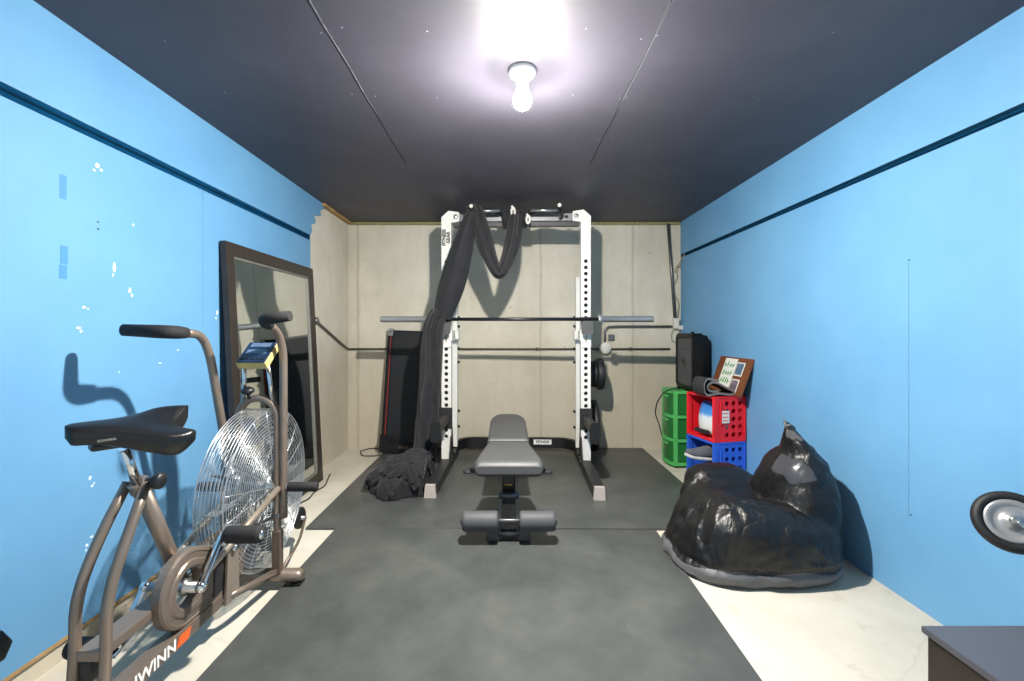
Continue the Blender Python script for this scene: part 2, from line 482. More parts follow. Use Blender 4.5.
# vertical sheet joints on the blue walls
for nm, x, y, z0, z1, th in (('trim_6', PLX - .0006, 2.27, 1.15, SG - .02, .0022), ('trim_7', PRX + .0006, 1.905, .35, 1.42, .0026)):
    bm = NB(); box(bm, (x, y, (z0 + z1) / 2), (.003, th, z1 - z0)); struct(nm, bm, 'seam_blue')
# chips and tape on the left wall, as flat flecks of its own paint layer
chips = bpy.data.objects['wall_left_sheet']
def fleck(px, py, w_, h_, mat, name, n=7, X=None):
    X = PLX if X is None else X
    d = X * F / (px - VX); z = CH - (py - VY) / F * d; k = d / F * math.hypot(1, (px - VX) / F) * 1.2; poly = []
    for i in range(n):
        a = 2 * PI * i / n; r = random.uniform(.55, 1.1); poly.append((.75 * w_ * k * r * math.cos(a), .75 * h_ * d / F * r * math.sin(a)))
    bm = NB(); prism(bm, poly, (X - (.0002 if X < 0 else -.0002), d, z), (0, 1, 0), (0, 0, 1), (1 if X < 0 else -1, 0, 0), .0008); struct(name, bm, mat, chips if X < 0 else bpy.data.objects['wall_right_sheet'])
for px, py, w_, h_ in ((97, 166, 3, 4), (101, 170, 2, 2.5), (94, 170, 1.5, 2), (114, 268, 1.8, 8), (113, 275, 1.4, 4), (130, 290, 2.2, 5), (132, 295, 1.6, 3),
                       (84, 307, 2.5, 2.5), (88, 309, 1.5, 1.5), (78, 328, 2.5, 2), (81, 331, 1.5, 2), (217, 313, 1.6, 4), (216, 318, 1.2, 2), (133, 225, 1.2, 2.5),
                       (90, 478, 1.6, 3), (92, 486, 1.4, 2), (94, 483, 1, 1.5), (87, 545, 1.6, 3), (91, 537, 1.8, 2), (86, 550, 1, 2), (178, 350, 1.6, 1.6), (160, 363, 2, 1), (119, 372, 1.2, 1)):
    fleck(px, py, w_, h_, 'chip_white', 'paint_chip')
for px, py, w_, h_ in ((98, 222, 1.2, 1.4), (98, 229, 1.4, 1.6), (124, 71, 1.3, 1.2)): fleck(px, py, w_, h_, 'seam', 'nail_hole')
for px, py, w_, h_ in ((64, 255, 4, 9), (63, 272, 4, 7), (63, 187, 3.5, 12)):
    d = PLX * F / (px - VX); z = CH - (py - VY) / F * d; k = d / F
    bm = NB(); box(bm, (PLX + .0004, d, z), (.0008, w_ * k * 2.0, h_ * k * 2)); struct('tape_strip', bm, 'tape_blue', chips)
for px, py in ((955, 115), (942, 130), (853, 116), (813, 194), (909, 260), (911, 515)): fleck(px, py, 1.2, 1.2, 'strip_dark', 'nail_hole', 6, PRX)

# ------------------------------------------------------------------ ceiling lamp
lamp = thing('ceiling_lamp', 'bare lit bulb in white porcelain holder on the dark ceiling', 'lamp', (BULB.x, BULB.y, ZC))
bm = NB(); lathe(bm, (BULB.x, BULB.y, ZC), (0, 0, -1), [(0, -.001), (.056, -.001), (.057, .008), (.05, .022), (.036, .034), (.026, .046), (.024, .062), (0, .062)], 36); obj('lamp_holder', bm, 'lamp_white', lamp)
bm = NB(); lathe(bm, (BULB.x, BULB.y, ZC - .056), (0, 0, -1), [(0, 0), (.014, 0), (.016, .014), (.027, .032), (.0345, .052), (.0366, .0605), (.037, .068), (.0352, .079), (0, .079)], 28); obj('bulb_neck', bm, 'bulb_neck', lamp)
bm = NB(); lathe(bm, (BULB.x, BULB.y, ZC - .056), (0, 0, -1), [(0, .0795), (.0351, .0795), (.034, .083), (.025, .096), (.013, .103), (0, .105)], 20); obj('bulb_globe', bm, 'bulb', lamp)

# ------------------------------------------------------------------ rubber mats
def matslab(cx, cy, w_, d_, rz, label):
    bm = NB(); box(bm, (0, 0, .007), (w_, d_, .014), bev=.002)
    bm.transform(Matrix.Translation((cx, cy, 0)) @ Matrix.Rotation(rz, 4, 'Z')); return single('rubber_mat', bm, 'mat', label, 'mat', (cx, cy, 0))
matslab(.085, 3.49, 2.45, 1.80, -.004, 'large black rubber floor mat under the white rack, against back wall')
matslab(-.075, 1.982, 1.815, 1.20, -.022, 'black rubber floor mat nearest the camera, in front of the bench')
MT = .014

# ------------------------------------------------------------------ power rack
RX = Matrix.Translation((.08, 3.73, 0)) @ Matrix.Rotation(-.036, 4, 'Z')
rack = thing('power_rack', 'white steel half rack with pull-up beam against the back wall', 'power rack', (.08, 3.73, 0), -.036)
HW, TW = .566, .078
def rpart(name, bm, mat, parent=rack): return obj(name, bm, mat, parent, world=False)
for s in (-1, 1):
    x = s * HW
    bm = NB(); box(bm, (x, .003, 1.045), (TW, TW - .006, 1.93)); 
    for k in range(29):
        z = .28 + k * .0508
        lathe(bm, (x, -.0355, z), (0, -1, 0), [(0, 0), (.0175, 0), (.0175, .0006), (0, .0006)], 12, mi=1)  # dark discs paint the shade inside the bolt holes
    holed(bm, (x - TW / 2, -.039, .28 - .0254), (1, 0, 0), (0, 0, 1), 1, 29, TW, .0508, .0155, 0, .004, 16)
    box(bm, (x, -.037, 1.864), (TW, .004, .27)); box(bm, (x, -.037, .165), (TW, .004, .17))
    poly = [(-.04, 1.97), (-.04, 2.065), (.018, 2.118), (.105, 2.105), (.105, 2.03), (.04, 2.02), (.04, 1.97)]
    prism(bm, [(x + (-p[0] if s > 0 else p[0]), p[1]) for p in poly], (0, -.042, 0), (1, 0, 0), (0, 0, 1), (0, 1, 0), .082)
    up = rpart('front_upright', bm, ['rack_white', 'hole_dark'])
    bm = NB(); lathe(bm, (x - s * .078, -.043, 2.068), (0, -1, 0), [(0, 0), (.02, 0), (.02, .008), (.012, .014), (0, .014)], 6); rpart('bolt', bm, 'steel', up)
    bm = NB(); box(bm, (x, .35, .86), (TW, TW, 1.51), bev=.004)
    for k in range(6):
        zz = (.28, .42, .86, .98, 1.18, 1.26)[k]; rod(bm, (x - s * TW / 2, .35, zz), (x - s * (TW / 2 + .018), .35, zz), .012, 8, mi=1)
    rpart('rear_upright', bm, ['rack_white', 'hole_dark'])
    bm = NB(); box(bm, (x, .175, 1.115), (.05, .29, .06), bev=.004)
    box(bm, (x - s * .004, -.004, 1.10), (TW + .012, TW + .02, .085), bev=.004); box(bm, (x - s * .006, .35, 1.10), (TW + .014, TW + .014, .085), bev=.004)
    rpart('side_beam', bm, 'rack_white')
    bm = NB(); box(bm, (x, -.12, MT + .04), (.076, 1.10, .08), bev=.004); rl = rpart('base_rail', bm, 'rack_dark')
    bm = NB(); prism(bm, [(-.04, MT + .001), (.04, MT + .001), (.033, MT + .086), (-.033, MT + .086)], (x, -.70, 0), (1, 0, 0), (0, 0, 1), (0, 1, 0), .035); rpart('end_cap', bm, 'cap_grey', rl)
    bm = NB()
    prism(bm, [(-.10, .09), (.10, .09), (.045, .34), (-.02, .34)], (x - s * .036 - .004, 0, 0), (0, 1, 0), (0, 0, 1), (1, 0, 0), .008)
    for yy in (-.06, .06): rod(bm, (x - s * .04, yy, .12), (x - s * .062, yy, .12), .012, 8)
    rpart('gusset_plate', bm, 'rack_dark')
    # safety arm
    bm = NB(); box(bm, (x, -.27, .43), (.055, .46, .065), bev=.005); box(bm, (x, -.045, .43), (.10, .012, .17), bev=.003); box(bm, (x + s * .045, .0, .43), (.01, .09, .15), bev=.003)
    ar = rpart('safety_arm', bm, 'rack_dark')
    bm = NB(); prism(bm, rrect(.076, .15, .025), (x, -.51, .415), (1, 0, 0), (0, 0, 1), (0, 1, 0), .012); rpart('arm_end_plate', bm, 'rack_black', ar)
    # j cup
    bm = NB(); box(bm, (x, -.05, 1.185), (.075, .02, .13), bev=.003); box(bm, (x, -.085, 1.19), (.065, .07, .03), bev=.004)
    jc = rpart('j_cup', bm, 'rack_dark')
    bm = NB(); prism(bm, rrect(.088, .105, .012), (x, -.138, 1.165), (1, 0, 0), (0, 0, 1), (0, 1, 0), .022); rpart('cup_pad', bm, 'jcup_grey', jc)
    bm = NB(); box(bm, (x, -.046, 1.055), (.082, .012, .10), bev=.002); box(bm, (x, -.054, 1.075), (.008, .004, .05), mi=1); rpart('cup_plate', bm, ['rack_white', 'gold_text'], jc)
    # storage pegs on the rear upright
    for z in (.78, .32):
        bm = NB(); rod(bm, (x + s * .038, .35, z), (x + s * (.195 if z > .5 else .165), .35, z), .024, 16); rpart('storage_peg', bm, 'bar_dark')
bm = NB(); box(bm, (0, 0, 2.062), (2 * HW - .2, .07, .062), bev=.004); tb = rpart('top_beam', bm, 'beam_grey')
for x in (-.41, .41):
    bm = NB(); rod(bm, (x, -.036, 2.062), (x, -.044, 2.062), .013, 12); rpart('bolt', bm, 'hole_dark', tb)
bm = NB(); box(bm, (0, .02, 2.015), (2 * HW - .1, .05, .04), bev=.004); rpart('lower_beam', bm, 'beam_dark', tb)
# pull-up handles
for s in (-1, 1):
    bm = NB(); tube(bm, rounded([(s * .36, -.03, 2.05), (s * .36, -.10, 2.055), (s * .335, -.28, 2.085)], .04), .016, 12); h = rpart('pull_up_handle', bm, 'bar_dark')
    bm = NB(); ball(bm, (s * .335, -.285, 2.087), .0165); rpart('handle_cap', bm, 'box_white', h)
    bm = NB(); tube(bm, rounded([(s * .35, -.13, 2.075), (s * .20, -.14, 2.10), (s * .09, -.04, 2.07)], .05), .013, 10); rpart('angled_grip', bm, 'bar_dark')
    bm = NB(); tube(bm, [(s * .33, -.2, 2.072), (s * .12, -.2, 2.072)], .011, 10); rpart('cross_grip', bm, 'steel')
bm = NB(); tube(bm, rounded([(-HW, .33, .10), (-.45, .50, .10), (.45, .50, .10), (HW, .33, .10)], .06), .055, 4, flat=.55); 
bm.free(); bm = NB()
pts = rounded([(-HW, .33, .105), (-.46, .50, .105), (.46, .50, .105), (HW, .33, .105)], .08, 6); secs = []
for i, p in enumerate(pts):
    t = (pts[min(i + 1, len(pts) - 1)] - pts[max(i - 1, 0)]).normalized(); nrm = V((-t.y, t.x, 0)) * .022
    secs.append([p + nrm + V((0, 0, .045)), p - nrm + V((0, 0, .045)), p - nrm - V((0, 0, .045)), p + nrm - V((0, 0, .045))])
loft(bm, secs, smooth=False); rc = rpart('rear_crossbar', bm, 'rack_black')
bm = NB(); box(bm, (.24, .4765, .115), (.165, .002, .045)); lb = rpart('label_plate', bm, 'decal_white', rc)
bm = text_bm('FITNESS', .034, axes((.24, .475, .115), (1, 0, 0), (0, 0, 1), (0, -1, 0)), .0005, .0008); rpart('label_lettering', bm, 'decal_black', lb)
up = bpy.data.objects['front_upright']
for txt, dx in (('FITNESS', -.017), ('GEAR', .017)):
    bm = text_bm(txt, .038, axes((-HW + dx, -.0395, 1.90), (0, 0, 1), (-1, 0, 0), (0, -1, 0)), .0006, .0018); rpart('lettering', bm, 'decal_black', up)

# ------------------------------------------------------------------ barbell
bar = thing('barbell', 'unloaded steel barbell resting across the white rack', 'barbell', tuple(RX @ V((0, -.098, 1.232))), -.036)
def bpart(n, bm, m): return obj(n, bm, m, bar, world=False)
bm = NB(); rod(bm, (-.66, 0, 0), (.66, 0, 0), .0142, 18); bpart('bar', bm, 'bar_dark')
for s in (-1, 1):
    bm = NB(); lathe(bm, (s * .655, 0, 0), (s, 0, 0), [(0, 0), (.037, 0), (.039, .004), (.039, .028), (.03, .034), (.0245, .036), (.0245, .425), (.022, .432), (.012, .434), (0, .43)], 28); bpart('sleeve', bm, 'bar_steel')

# ------------------------------------------------------------------ weight plates
def plate(local, r, th, label, group=None):
    c = RX @ V(local); t = thing('weight_plate', label, 'weight plate', tuple(c), -.036, group)
    bm = NB(); lathe(bm, (0, 0, 0), (1, 0, 0), [(.027, -th / 2), (.055, -th / 2), (.06, -th * .3), (r * .72, -th * .3), (r * .78, -th / 2), (r * .97, -th / 2), (r, -th * .35), (r, th * .35), (r * .97, th / 2), (r * .78, th / 2), (r * .72, th * .3), (.06, th * .3), (.055, th / 2), (.027, th / 2), (.027, -th / 2)], 40)
    obj('disc', bm, 'iron_plate', t, world=False)
    bm = NB(); lathe(bm, (0, 0, 0), (1, 0, 0), [(.0255, -th / 2 - .0005), (.034, -th / 2 - .0005), (.034, th / 2 + .0005), (.0255, th / 2 + .0005), (.0255, -th / 2 - .0005)], 24); obj('hub_ring', bm, 'bar_dark', t, world=False)
    return t
for i, (x, r, th, lab) in enumerate(((.632, .105, .03, 'smallest black weight plate on the upper peg, innermost of the four'), (.664, .115, .03, 'second black weight plate outward on the upper peg'),
                                     (.697, .118, .03, 'third black weight plate outward on the upper peg'), (.742, .140, .056, 'largest black weight plate on the upper peg, outermost'))):
    plate((x, .35, .756 - 0), r, th, lab, 'plates on the upper peg')
for x, r, th, lab in ((.64, .225, .04, 'large black weight plate on the lower peg, closest to the upright'), (.69, .225, .045, 'large black weight plate on the lower peg, outer of the two')):
    plate((x, .35, .299), r, th, lab, 'plates on the lower peg')

# ------------------------------------------------------------------ draped dark cloth
cl = thing('draped_cloth', 'long dark grey cloth slung over the rack beam and heaped on the mat', 'cloth', (-.6, 3.35, MT))
def ribbon(bm, path, widths, nfold, amp, nu=70, nv=28, twist=None, seed=0, wd=V((1, 0, 0)), depth=V((0, -1, 0))):
    path = [V(p) for p in path]
    def samp(arr, t):
        x = t * (len(arr) - 1); i = min(int(x), len(arr) - 2); f = x - i
        a0 = arr[max(i - 1, 0)]; a1 = arr[i]; a2 = arr[i + 1]; a3 = arr[min(i + 2, len(arr) - 1)]
        return .5 * ((2 * a1) + (a2 - a0) * f + (2 * a0 - 5 * a1 + 4 * a2 - a3) * f * f + (3 * a1 - a0 - 3 * a2 + a3) * f ** 3)
    def fn(u, v):
        p = samp(path, u); t = (samp(path, min(u + .01, 1)) - samp(path, max(u - .01, 0))).normalized()
        d = depth - t * depth.dot(t); d.normalize(); a = t.cross(d).normalized()
        w_ = samp(widths, u); q = v - .5
        f = math.sin(q * nfold * 2 * PI + 3 * noise.noise(V((u * 2 + seed, q * 2, 3)))) * amp + amp * 1.4 * noise.noise(V((u * 5 + seed, q * 7, 9)))
        c = (1 - (2 * q) ** 2) * w_ * .32
        return p + a * q * w_ + d * (c + f * min(1, w_ / .05))
    grid(bm, fn, nu, nv)
A = lambda px, py, d: P(px, py, d)
knot = A(472, 213, 3.56)
sol = [('SOLIDIFY', dict(thickness=.008, offset=0))]
bm = NB(); ribbon(bm, [A(473, 209, 3.58), A(471, 214, 3.52), A(462, 250, 3.56), A(452, 285, 3.59), A(442, 318, 3.60)], [.045, .08, .17, .20, .14], 1.0, .004, seed=1)
obj('hanging_panel', applied(bm, sol), 'cloth', cl)
bm = NB(); ribbon(bm, [A(440, 312, 3.59), A(433, 330, 3.56), A(430, 380, 3.52), A(427, 420, 3.48), A(424, 452, 3.44), A(418, 468, 3.4)], [.13, .16, .17, .17, .18, .24], 1.8, .02, seed=5)
obj('lower_fall', applied(bm, sol), 'cloth', cl)
bm = NB(); ribbon(bm, [A(474, 207, 3.60), A(477, 213, 3.52), A(484, 240, 3.52), A(491, 260, 3.52), A(499, 274, 3.50), A(507, 260, 3.52), A(513, 240, 3.54), A(516, 216, 3.58)], [.045, .10, .13, .10, .075, .10, .12, .10], 2.2, .014, nu=90, seed=9)
obj('swag', applied(bm, sol), 'cloth', cl)
# wrap round the beam
bm = NB(); c0 = RX @ V((-.01, .01, 2.05))
def wrap(u, v):
    a = 2 * PI * u; x = (v - .5) * (.21 + .03 * math.sin(a)); r = .074 + .012 * noise.noise(V((u * 9, v * 5, 2))) + .006 * math.sin(v * 16 + 3 * math.sin(a))
    return V((c0.x + x, c0.y + math.cos(a) * r * .95, c0.z + math.sin(a) * r))
grid(bm, wrap, 40, 18); obj('beam_wrap', applied(bm, sol), 'cloth', cl)
bm = NB(); c1 = RX @ V((-.352, -.17, 2.068)); d1 = V((.02, -.2, .035)).normalized()
aa, bb = frame_at(d1)
def wrap2(u, v):
    a = 2 * PI * u; r = .03 + .006 * noise.noise(V((u * 6, v * 4, 7))) + .004 * math.sin(v * 20)
    return c1 + d1 * (v - .5) * .13 + (aa * math.cos(a) + bb * math.sin(a)) * r
grid(bm, wrap2, 24, 12); obj('handle_wrap', applied(bm, sol), 'cloth', cl)
# heap on the mat
hc = V((-.70, 3.22, MT)); bm = NB()
def hfold(x, y):
    wx = x + .05 * noise.noise(V((x * 9, y * 9, 1))); wy = y + .05 * noise.noise(V((x * 9, y * 9, 5)))
    r = math.hypot(wx - .02, (wy - .03) * 1.2); a = math.atan2(wy - .03, wx - .02)
    f1 = abs(math.sin(58 * r + 1.6 * a + 3.0 * noise.noise(V((x * 5, y * 5, 8))))) ; f2 = abs(math.sin(34 * (wx * .8 + wy) + 4 * noise.noise(V((x * 7, y * 7, 3)))))
    n = 1 - abs(noise.noise(V((wx * 15, wy * 15, 2)))) * 2.6
    return .016 * f1 + .014 * f2 + .020 * n
def hpt(u, v):
    a = 2 * PI * u; rim = 1 + .16 * math.sin(3 * a + 1) + .10 * math.sin(7 * a + 2) + .07 * noise.noise(V((math.cos(a) * 3, math.sin(a) * 3, 4)))
    q = math.sin(v * PI * .62) / math.sin(PI * .62) if v < .8 else (math.sin(.8 * PI * .62) / math.sin(PI * .62)) + (v - .8) * .12
    x = .25 * rim * q * math.cos(a); y = .165 * rim * q * math.sin(a)
    px_, py_ = x + .02, y
    d_ = max(0.0, 1 - v ** 1.7) ** .75
    tall = .135 + .06 * math.exp(-((x - .10) ** 2 + (y - .06) ** 2) / .012) - .05 * max(0, -x) / .25
    z = tall * d_ + hfold(x, y) * min(1, (1 - v) * 7)
    k = 1 + .5 * (hfold(x * 1.3, y * 1.3) - .025) / .05 * (.25 if v > .4 else 0)
    return V((hc.x + x * k, hc.y + y * k, MT + .001 + max(0, z)))
g = grid(bm, hpt, 110, 36)
bmesh.ops.remove_doubles(bm, verts=bm.verts, dist=.0004)
bmesh.ops.edgeloop_fill(bm, edges=[e for e in bm.edges if e.is_boundary])
base = applied(bm, [('REMESH', dict(mode='VOXEL', voxel_size=.008)), ('SMOOTH', dict(factor=.5, iterations=2))])
def roll(pts, r, fl_=.55, seed=0):
    pts = rounded(pts, .08, 6); tube(bm, pts, [r * (.75 + .35 * noise.noise(V((i * .35, seed, 1)))) for i in range(len(pts))], 14, flat=fl_)
rnd = random.Random(11); bm = NB()
def dz(x, y):
    q = (x / .285) ** 2 + (y / .19) ** 2
    return .175 * max(0, 1 - q) ** .6 + .05 * math.exp(-((x - .10) ** 2 + (y - .06) ** 2) / .012) * max(0, 1 - q) - .04 * max(0, -x) / .25 * max(0, 1 - q)
for k in range(30):
    a0 = rnd.uniform(0, 2 * PI); a1 = a0 + rnd.uniform(1.6, 3.4); ra, rb = rnd.uniform(.5, 1.04), rnd.uniform(.5, 1.04); bend = rnd.uniform(-.3, .3); pts = []
    for i in range(7):
        t = i / 6; x = .285 * ((1 - t) * ra * math.cos(a0) + t * rb * math.cos(a1)); y = .18 * ((1 - t) * ra * math.sin(a0) + t * rb * math.sin(a1))
        x += bend * .2 * math.sin(PI * t) * math.sin(a0); y -= bend * .13 * math.sin(PI * t) * math.cos(a0)
        pts.append(V((hc.x + x, hc.y + y, MT + .012 + max(0, dz(x, y)) + rnd.uniform(-.006, .012))))
    wd_ = rnd.uniform(.05, .11); ribbon(bm, pts, [wd_ * .6, wd_, wd_ * 1.1, wd_ * .9, wd_, wd_ * .9, wd_ * .5], rnd.choice((1.0, 1.5, 2.0)), .02, 40, 18, seed=k * 3.7, depth=V((0, 0, 1)))
for v in bm.verts: v.co.z = max(v.co.z, MT + .006)
bm = applied(bm, [('SOLIDIFY', dict(thickness=.006, offset=0))])
me_ = bpy.data.meshes.new('t'); base.to_mesh(me_); base.free(); bm.from_mesh(me_); bpy.data.meshes.remove(me_)
roll([(-.52, 3.36, .30), (-.545, 3.28, .22), (-.66, 3.20, .235), (-.78, 3.10, .17), (-.80, 3.02, .08), (-.74, 2.99, .045)], .03, .6, 1)
roll([(-.50, 3.36, .24), (-.47, 3.24, .18), (-.48, 3.14, .10), (-.52, 3.08, .05)], .045, .7, 2)
for v in bm.verts:
    lim = -.562 + .5 * max(0, v.co.y - 3.27)
    if v.co.x > lim: v.co.x = lim - .04 * (1 - math.exp(-(v.co.x - lim) / .05))
obj('heap', bm, 'cloth', cl)
for nm, px, py in (('first', 513, 211), ('second', 528, 219)):
    c = A(px, py, 3.60); bm = NB(); tube(bm, [c + V((math.cos(a) * .012 * 1.1, -.02, math.sin(a) * .03 - .01)) for a in [i * PI / 6 for i in range(12)]], .009, 8, closed=True)
    rod(bm, c + V((0, -.02, .02)), c + V((-.012, -.02, .035)), .01, 8)
    single('snap_hook', bm, 'box_white', 'pale metal snap hook standing up from the middle of the beam' if nm == 'first' else 'pale metal snap hook right of the cloth wrapped on the beam', 'hook', tuple(c), 'hooks on the pull-up beam')

# ------------------------------------------------------------------ weight bench
bench = thing('weight_bench', 'dark grey flat workout bench with foam leg rollers', 'bench', (.015, 2.45, MT))
def bp(n, bm, m, par=bench): return obj(n, bm, m, par, world=False)
def pad(bm, secs, th, rnd=.03):
    """secs = [(y, halfwidth, ztop)] rounded pad"""
    out = []
    for i, (y, hw, zt) in enumerate(secs):
        ring = []
        for x, z in rrect(2 * hw, th, min(rnd, th * .48), 4): ring.append(V((x, y, zt - th / 2 + z)))
        out.append(ring)
    loft(bm, out)
bm = NB(); S = []
for t in [i / 14 for i in range(15)]:
    y = -.105 + .475 * t; hw = .182 - .055 * max(0, (t - .12) / .88) ** 1.2
    e = min(t, 1 - t) * .475; k = math.sqrt(max(0.0, 1 - (1 - min(1, e / .035)) ** 2))
    S.append((y, hw - .012 * (1 - k), .445 - .0 * t, k))
secs = []
for y, hw, zt, k in S:
    th = .085 * (.45 + .55 * k); zc = zt - .0425
    secs.append([V((x, y, zc + z)) for x, z in rrect(2 * hw, th, min(.035, th * .48), 5)])
loft(bm, secs); bp('seat_pad', bm, 'bench_vinyl')
bm = NB(); secs = []
for t in [i / 22 for i in range(23)]:
    y = .405 + .76 * t; hw = .132; tail = max(0, (y - .90) / .265)
    if tail > 0: hw = .132 * math.sqrt(max(.03, 1 - tail ** 2.2))
    e = (y - .405); k = math.sqrt(max(0.0, 1 - (1 - min(1, e / .03)) ** 2)); k2 = 1 - .5 * max(0, tail) ** 6
    th = .07 * (.5 + .5 * k) * k2; zc = .415 + .03 * t
    secs.append([V((x, y, zc + z)) for x, z in rrect(2 * hw, th, min(.03, th * .48, hw * .48), 5)])
loft(bm, secs); bp('back_pad', bm, 'bench_vinyl')
bm = NB(); box(bm, (0, .55, .335), (.06, 1.15, .06), bev=.005); box(bm, (0, .18, .372), (.16, .3, .02)); box(bm, (0, .72, .375), (.14, .5, .02)); bp('spine_beam', bm, 'bench_frame')
bm = NB(); tube(bm, [(0, 1.08, .33), (0, 1.15, .06)], .035, 4); bp('rear_leg', bm, 'bench_frame')
bm = NB(); box(bm, (0, 1.16, .024), (.60, .05, .03), bev=.006); rs = bp('rear_foot', bm, 'bench_frame')
for s in (-1, 1):
    bm = NB(); lathe(bm, (s * .315, 1.17, 0), (0, 0, 1), [(0, 0), (.04, 0), (.041, .012), (.034, .02), (0, .022)], 20); bp('rubber_foot', bm, 'roller_foam', rs)
bm = NB()
for s in (-1, 1): prism(bm, [(.0, .015), (.055, .015), (.10, .30), (.08, .345), (.03, .345), (.045, .30), (-.015, .10)], (s * .046 - .004, -.03, 0), (0, 1, 0), (0, 0, 1), (1, 0, 0), .008)
lp = bp('front_leg', bm, 'bench_steel')
bm = NB(); box(bm, (0, .07, .27), (.07, .05, .20), bev=.004); bp('leg_post', bm, 'bench_frame')
for y, z, r in ((.0, .235, .017), (-.02, .045, .02)):
    bm = NB(); rod(bm, (-.055, y, z), (.055, y, z), r, 18); bp('cross_pin', bm, 'bench_steel', lp)
bm = NB(); box(bm, (-.002, .043, .292), (.042, .004, .034), bev=.001); bp('maker_label', bm, 'brass_label')
bm = NB(); rod(bm, (-.25, -.045, .118), (.25, -.045, .118), .012, 14); rx = bp('roller_axle', bm, 'bench_steel')
for s in (-1, 1):
    bm = NB(); lathe(bm, (s * .055, -.045, .118), (s, 0, 0), [(0, 0), (.045, 0), (.052, .008), (.053, .018), (.053, .17), (.051, .183), (.044, .19), (0, .19)], 30); bp('foam_roller', bm, 'roller_foam')
    bm = NB(); lathe(bm, (s * .245, -.045, .118), (s, 0, 0), [(0, 0), (.02, 0), (.02, .008), (0, .012)], 14); bp('axle_cap', bm, 'bench_steel', rx)
    bm = NB(); box(bm, (s * .083, .0, .032), (.062, .07, .062), bev=.006); bp('front_foot', bm, 'bench_steel')
bm = NB(); box(bm, (0, .0, .028), (.12, .05, .045), bev=.004); bp('foot_bar', bm, 'bench_frame')

# ------------------------------------------------------------------ leaning mirror
mtop, mbot = V((PLX + .022, 0, 1.61)), V((XL + .115, 0, .005))
mir = thing('leaning_mirror', 'tall dark-framed mirror leaning on the blue left wall', 'mirror', (mbot.x, 3.0, 0))
u = V((0, 1, 0)); vv = (mtop - mbot).normalized(); nn = u.cross(vv).normalized()
if nn.x < 0: nn = -nn
ML = (mtop - mbot).length; y0, y1 = 2.39, 3.47; fw = .07
def mq(bm, a0, a1, b0, b1, th, off=0.0): prism(bm, [(a0, b0), (a1, b0), (a1, b1), (a0, b1)], mbot + nn * off, u, vv, nn, th)
for nm, r in (('frame_stile', (y0, y0 + fw, 0, ML)), ('frame_stile', (y1 - fw, y1, 0, ML)), ('frame_rail', (y0 + fw, y1 - fw, 0, fw)), ('frame_rail', (y0 + fw, y1 - fw, ML - fw, ML))):
    bm = NB(); mq(bm, *r, .03, -.012); obj(nm, bm, 'mirror_frame', mir)
i0, i1 = y0 + fw, y1 - fw
bm = NB()
for r in ((i0, i0 + .012, fw, ML - fw), (i1 - .012, i1, fw, ML - fw), (i0, i1, fw, fw + .012), (i0, i1, ML - fw - .012, ML - fw)): mq(bm, *r, .012, .0)
obj('inner_lip', bm, 'mirror_lip', mir)
bm = NB(); mq(bm, i0 + .002, i1 - .002, fw + .002, ML - fw - .002, .005, -.004); obj('mirror_glass', bm, 'mirror', mir)

# ------------------------------------------------------------------ air bike
CX = -1.09
bike = thing('exercise_bike', 'bronze fan exercise bike with black saddle by the left wall', 'exercise bike', (CX, 1.6, 0))
def kp(n, bm, m, par=bike): return obj(n, bm, m, par)
# floor frame
bm = NB(); tube(bm, [(CX - .20, 2.02, .05), (CX - .185, 2.02, .052), (CX + .17, 2.02, .052), (CX + .19, 2.02, .05)], [.024, .034, .034, .022], 14, flat=.8); fs = kp('front_stabiliser', bm, 'bronze')
for s in (-1, 1):
    bm = NB(); box(bm, (CX + s * .165, 2.02, .020 if s > 0 else .013), (.045, .055, .012 if s > 0 else .026), bev=.005); kp('rubber_foot', bm, 'black_plastic', fs)
bm = NB(); rod(bm, (CX - .24, 1.175, .035), (CX + .24, 1.175, .035), .032, 14); kp('rear_stabiliser', bm, 'bronze')
bm = NB(); box(bm, (CX + .032, 1.40, .152), (.05, .62, .046), bev=.005); lbm = kp('lower_beam', bm, 'bronze')
bm = text_bm('SCHWINN', .05, axes((CX + .0585, 1.30, .151), (0, 1, 0), (0, 0, 1), (1, 0, 0)), .0006, .001, 1.05); kp('lettering', bm, 'decal_white', lbm)
bm = NB(); prism(bm, [(0, -.016), (.055, -.016), (.068, .016), (.012, .016)], (CX + .0575, 1.425, .151), (0, 1, 0), (0, 0, 1), (1, 0, 0), .001); kp('orange_mark', bm, 'decal_orange', lbm)
for s in (-1, 1):
    bm = NB(); tube(bm, rounded([(CX + s * .045, 1.66, .15), (CX + s * .085, 1.76, .14), (CX + s * .085, 2.02, .075)], .04), .014, 8); kp('side_rail', bm, 'bronze')
    bm = NB(); tube(bm, rounded([(CX + s * .085, 2.02, .06), (CX + s * .07, 2.25, .10), (CX + s * .03, 2.40, .15)], .06), .007, 8); kp('wheel_bracket', bm, 'bronze_dark')
bm = NB(); lathe(bm, (CX - .014, 2.40, .15), (1, 0, 0), [(0, 0), (.02, 0), (.048, .002), (.055, .008), (.055, .022), (.048, .028), (.02, .028), (0, .026)], 26); tw = kp('transport_wheel', bm, 'tyre')
bm = NB(); rod(bm, (CX - .034, 2.40, .15), (CX + .034, 2.40, .15), .011, 12); kp('wheel_axle', bm, 'steel', tw)
bm = NB(); prism(bm, [(-.042, .13), (.042, .13), (.034, .32), (.018, .345), (-.012, .345), (-.03, .32)], (CX + .062, 1.70, 0), (0, 1, 0), (0, 0, 1), (1, 0, 0), .008); br = kp('support_bracket', bm, 'plate_steel')
bm = NB(); lathe(bm, (CX + .071, 1.70, .325), (1, 0, 0), [(0, 0), (.014, 0), (.014, .01), (.008, .016), (0, .016)], 12); kp('bolt', bm, 'chrome', br)
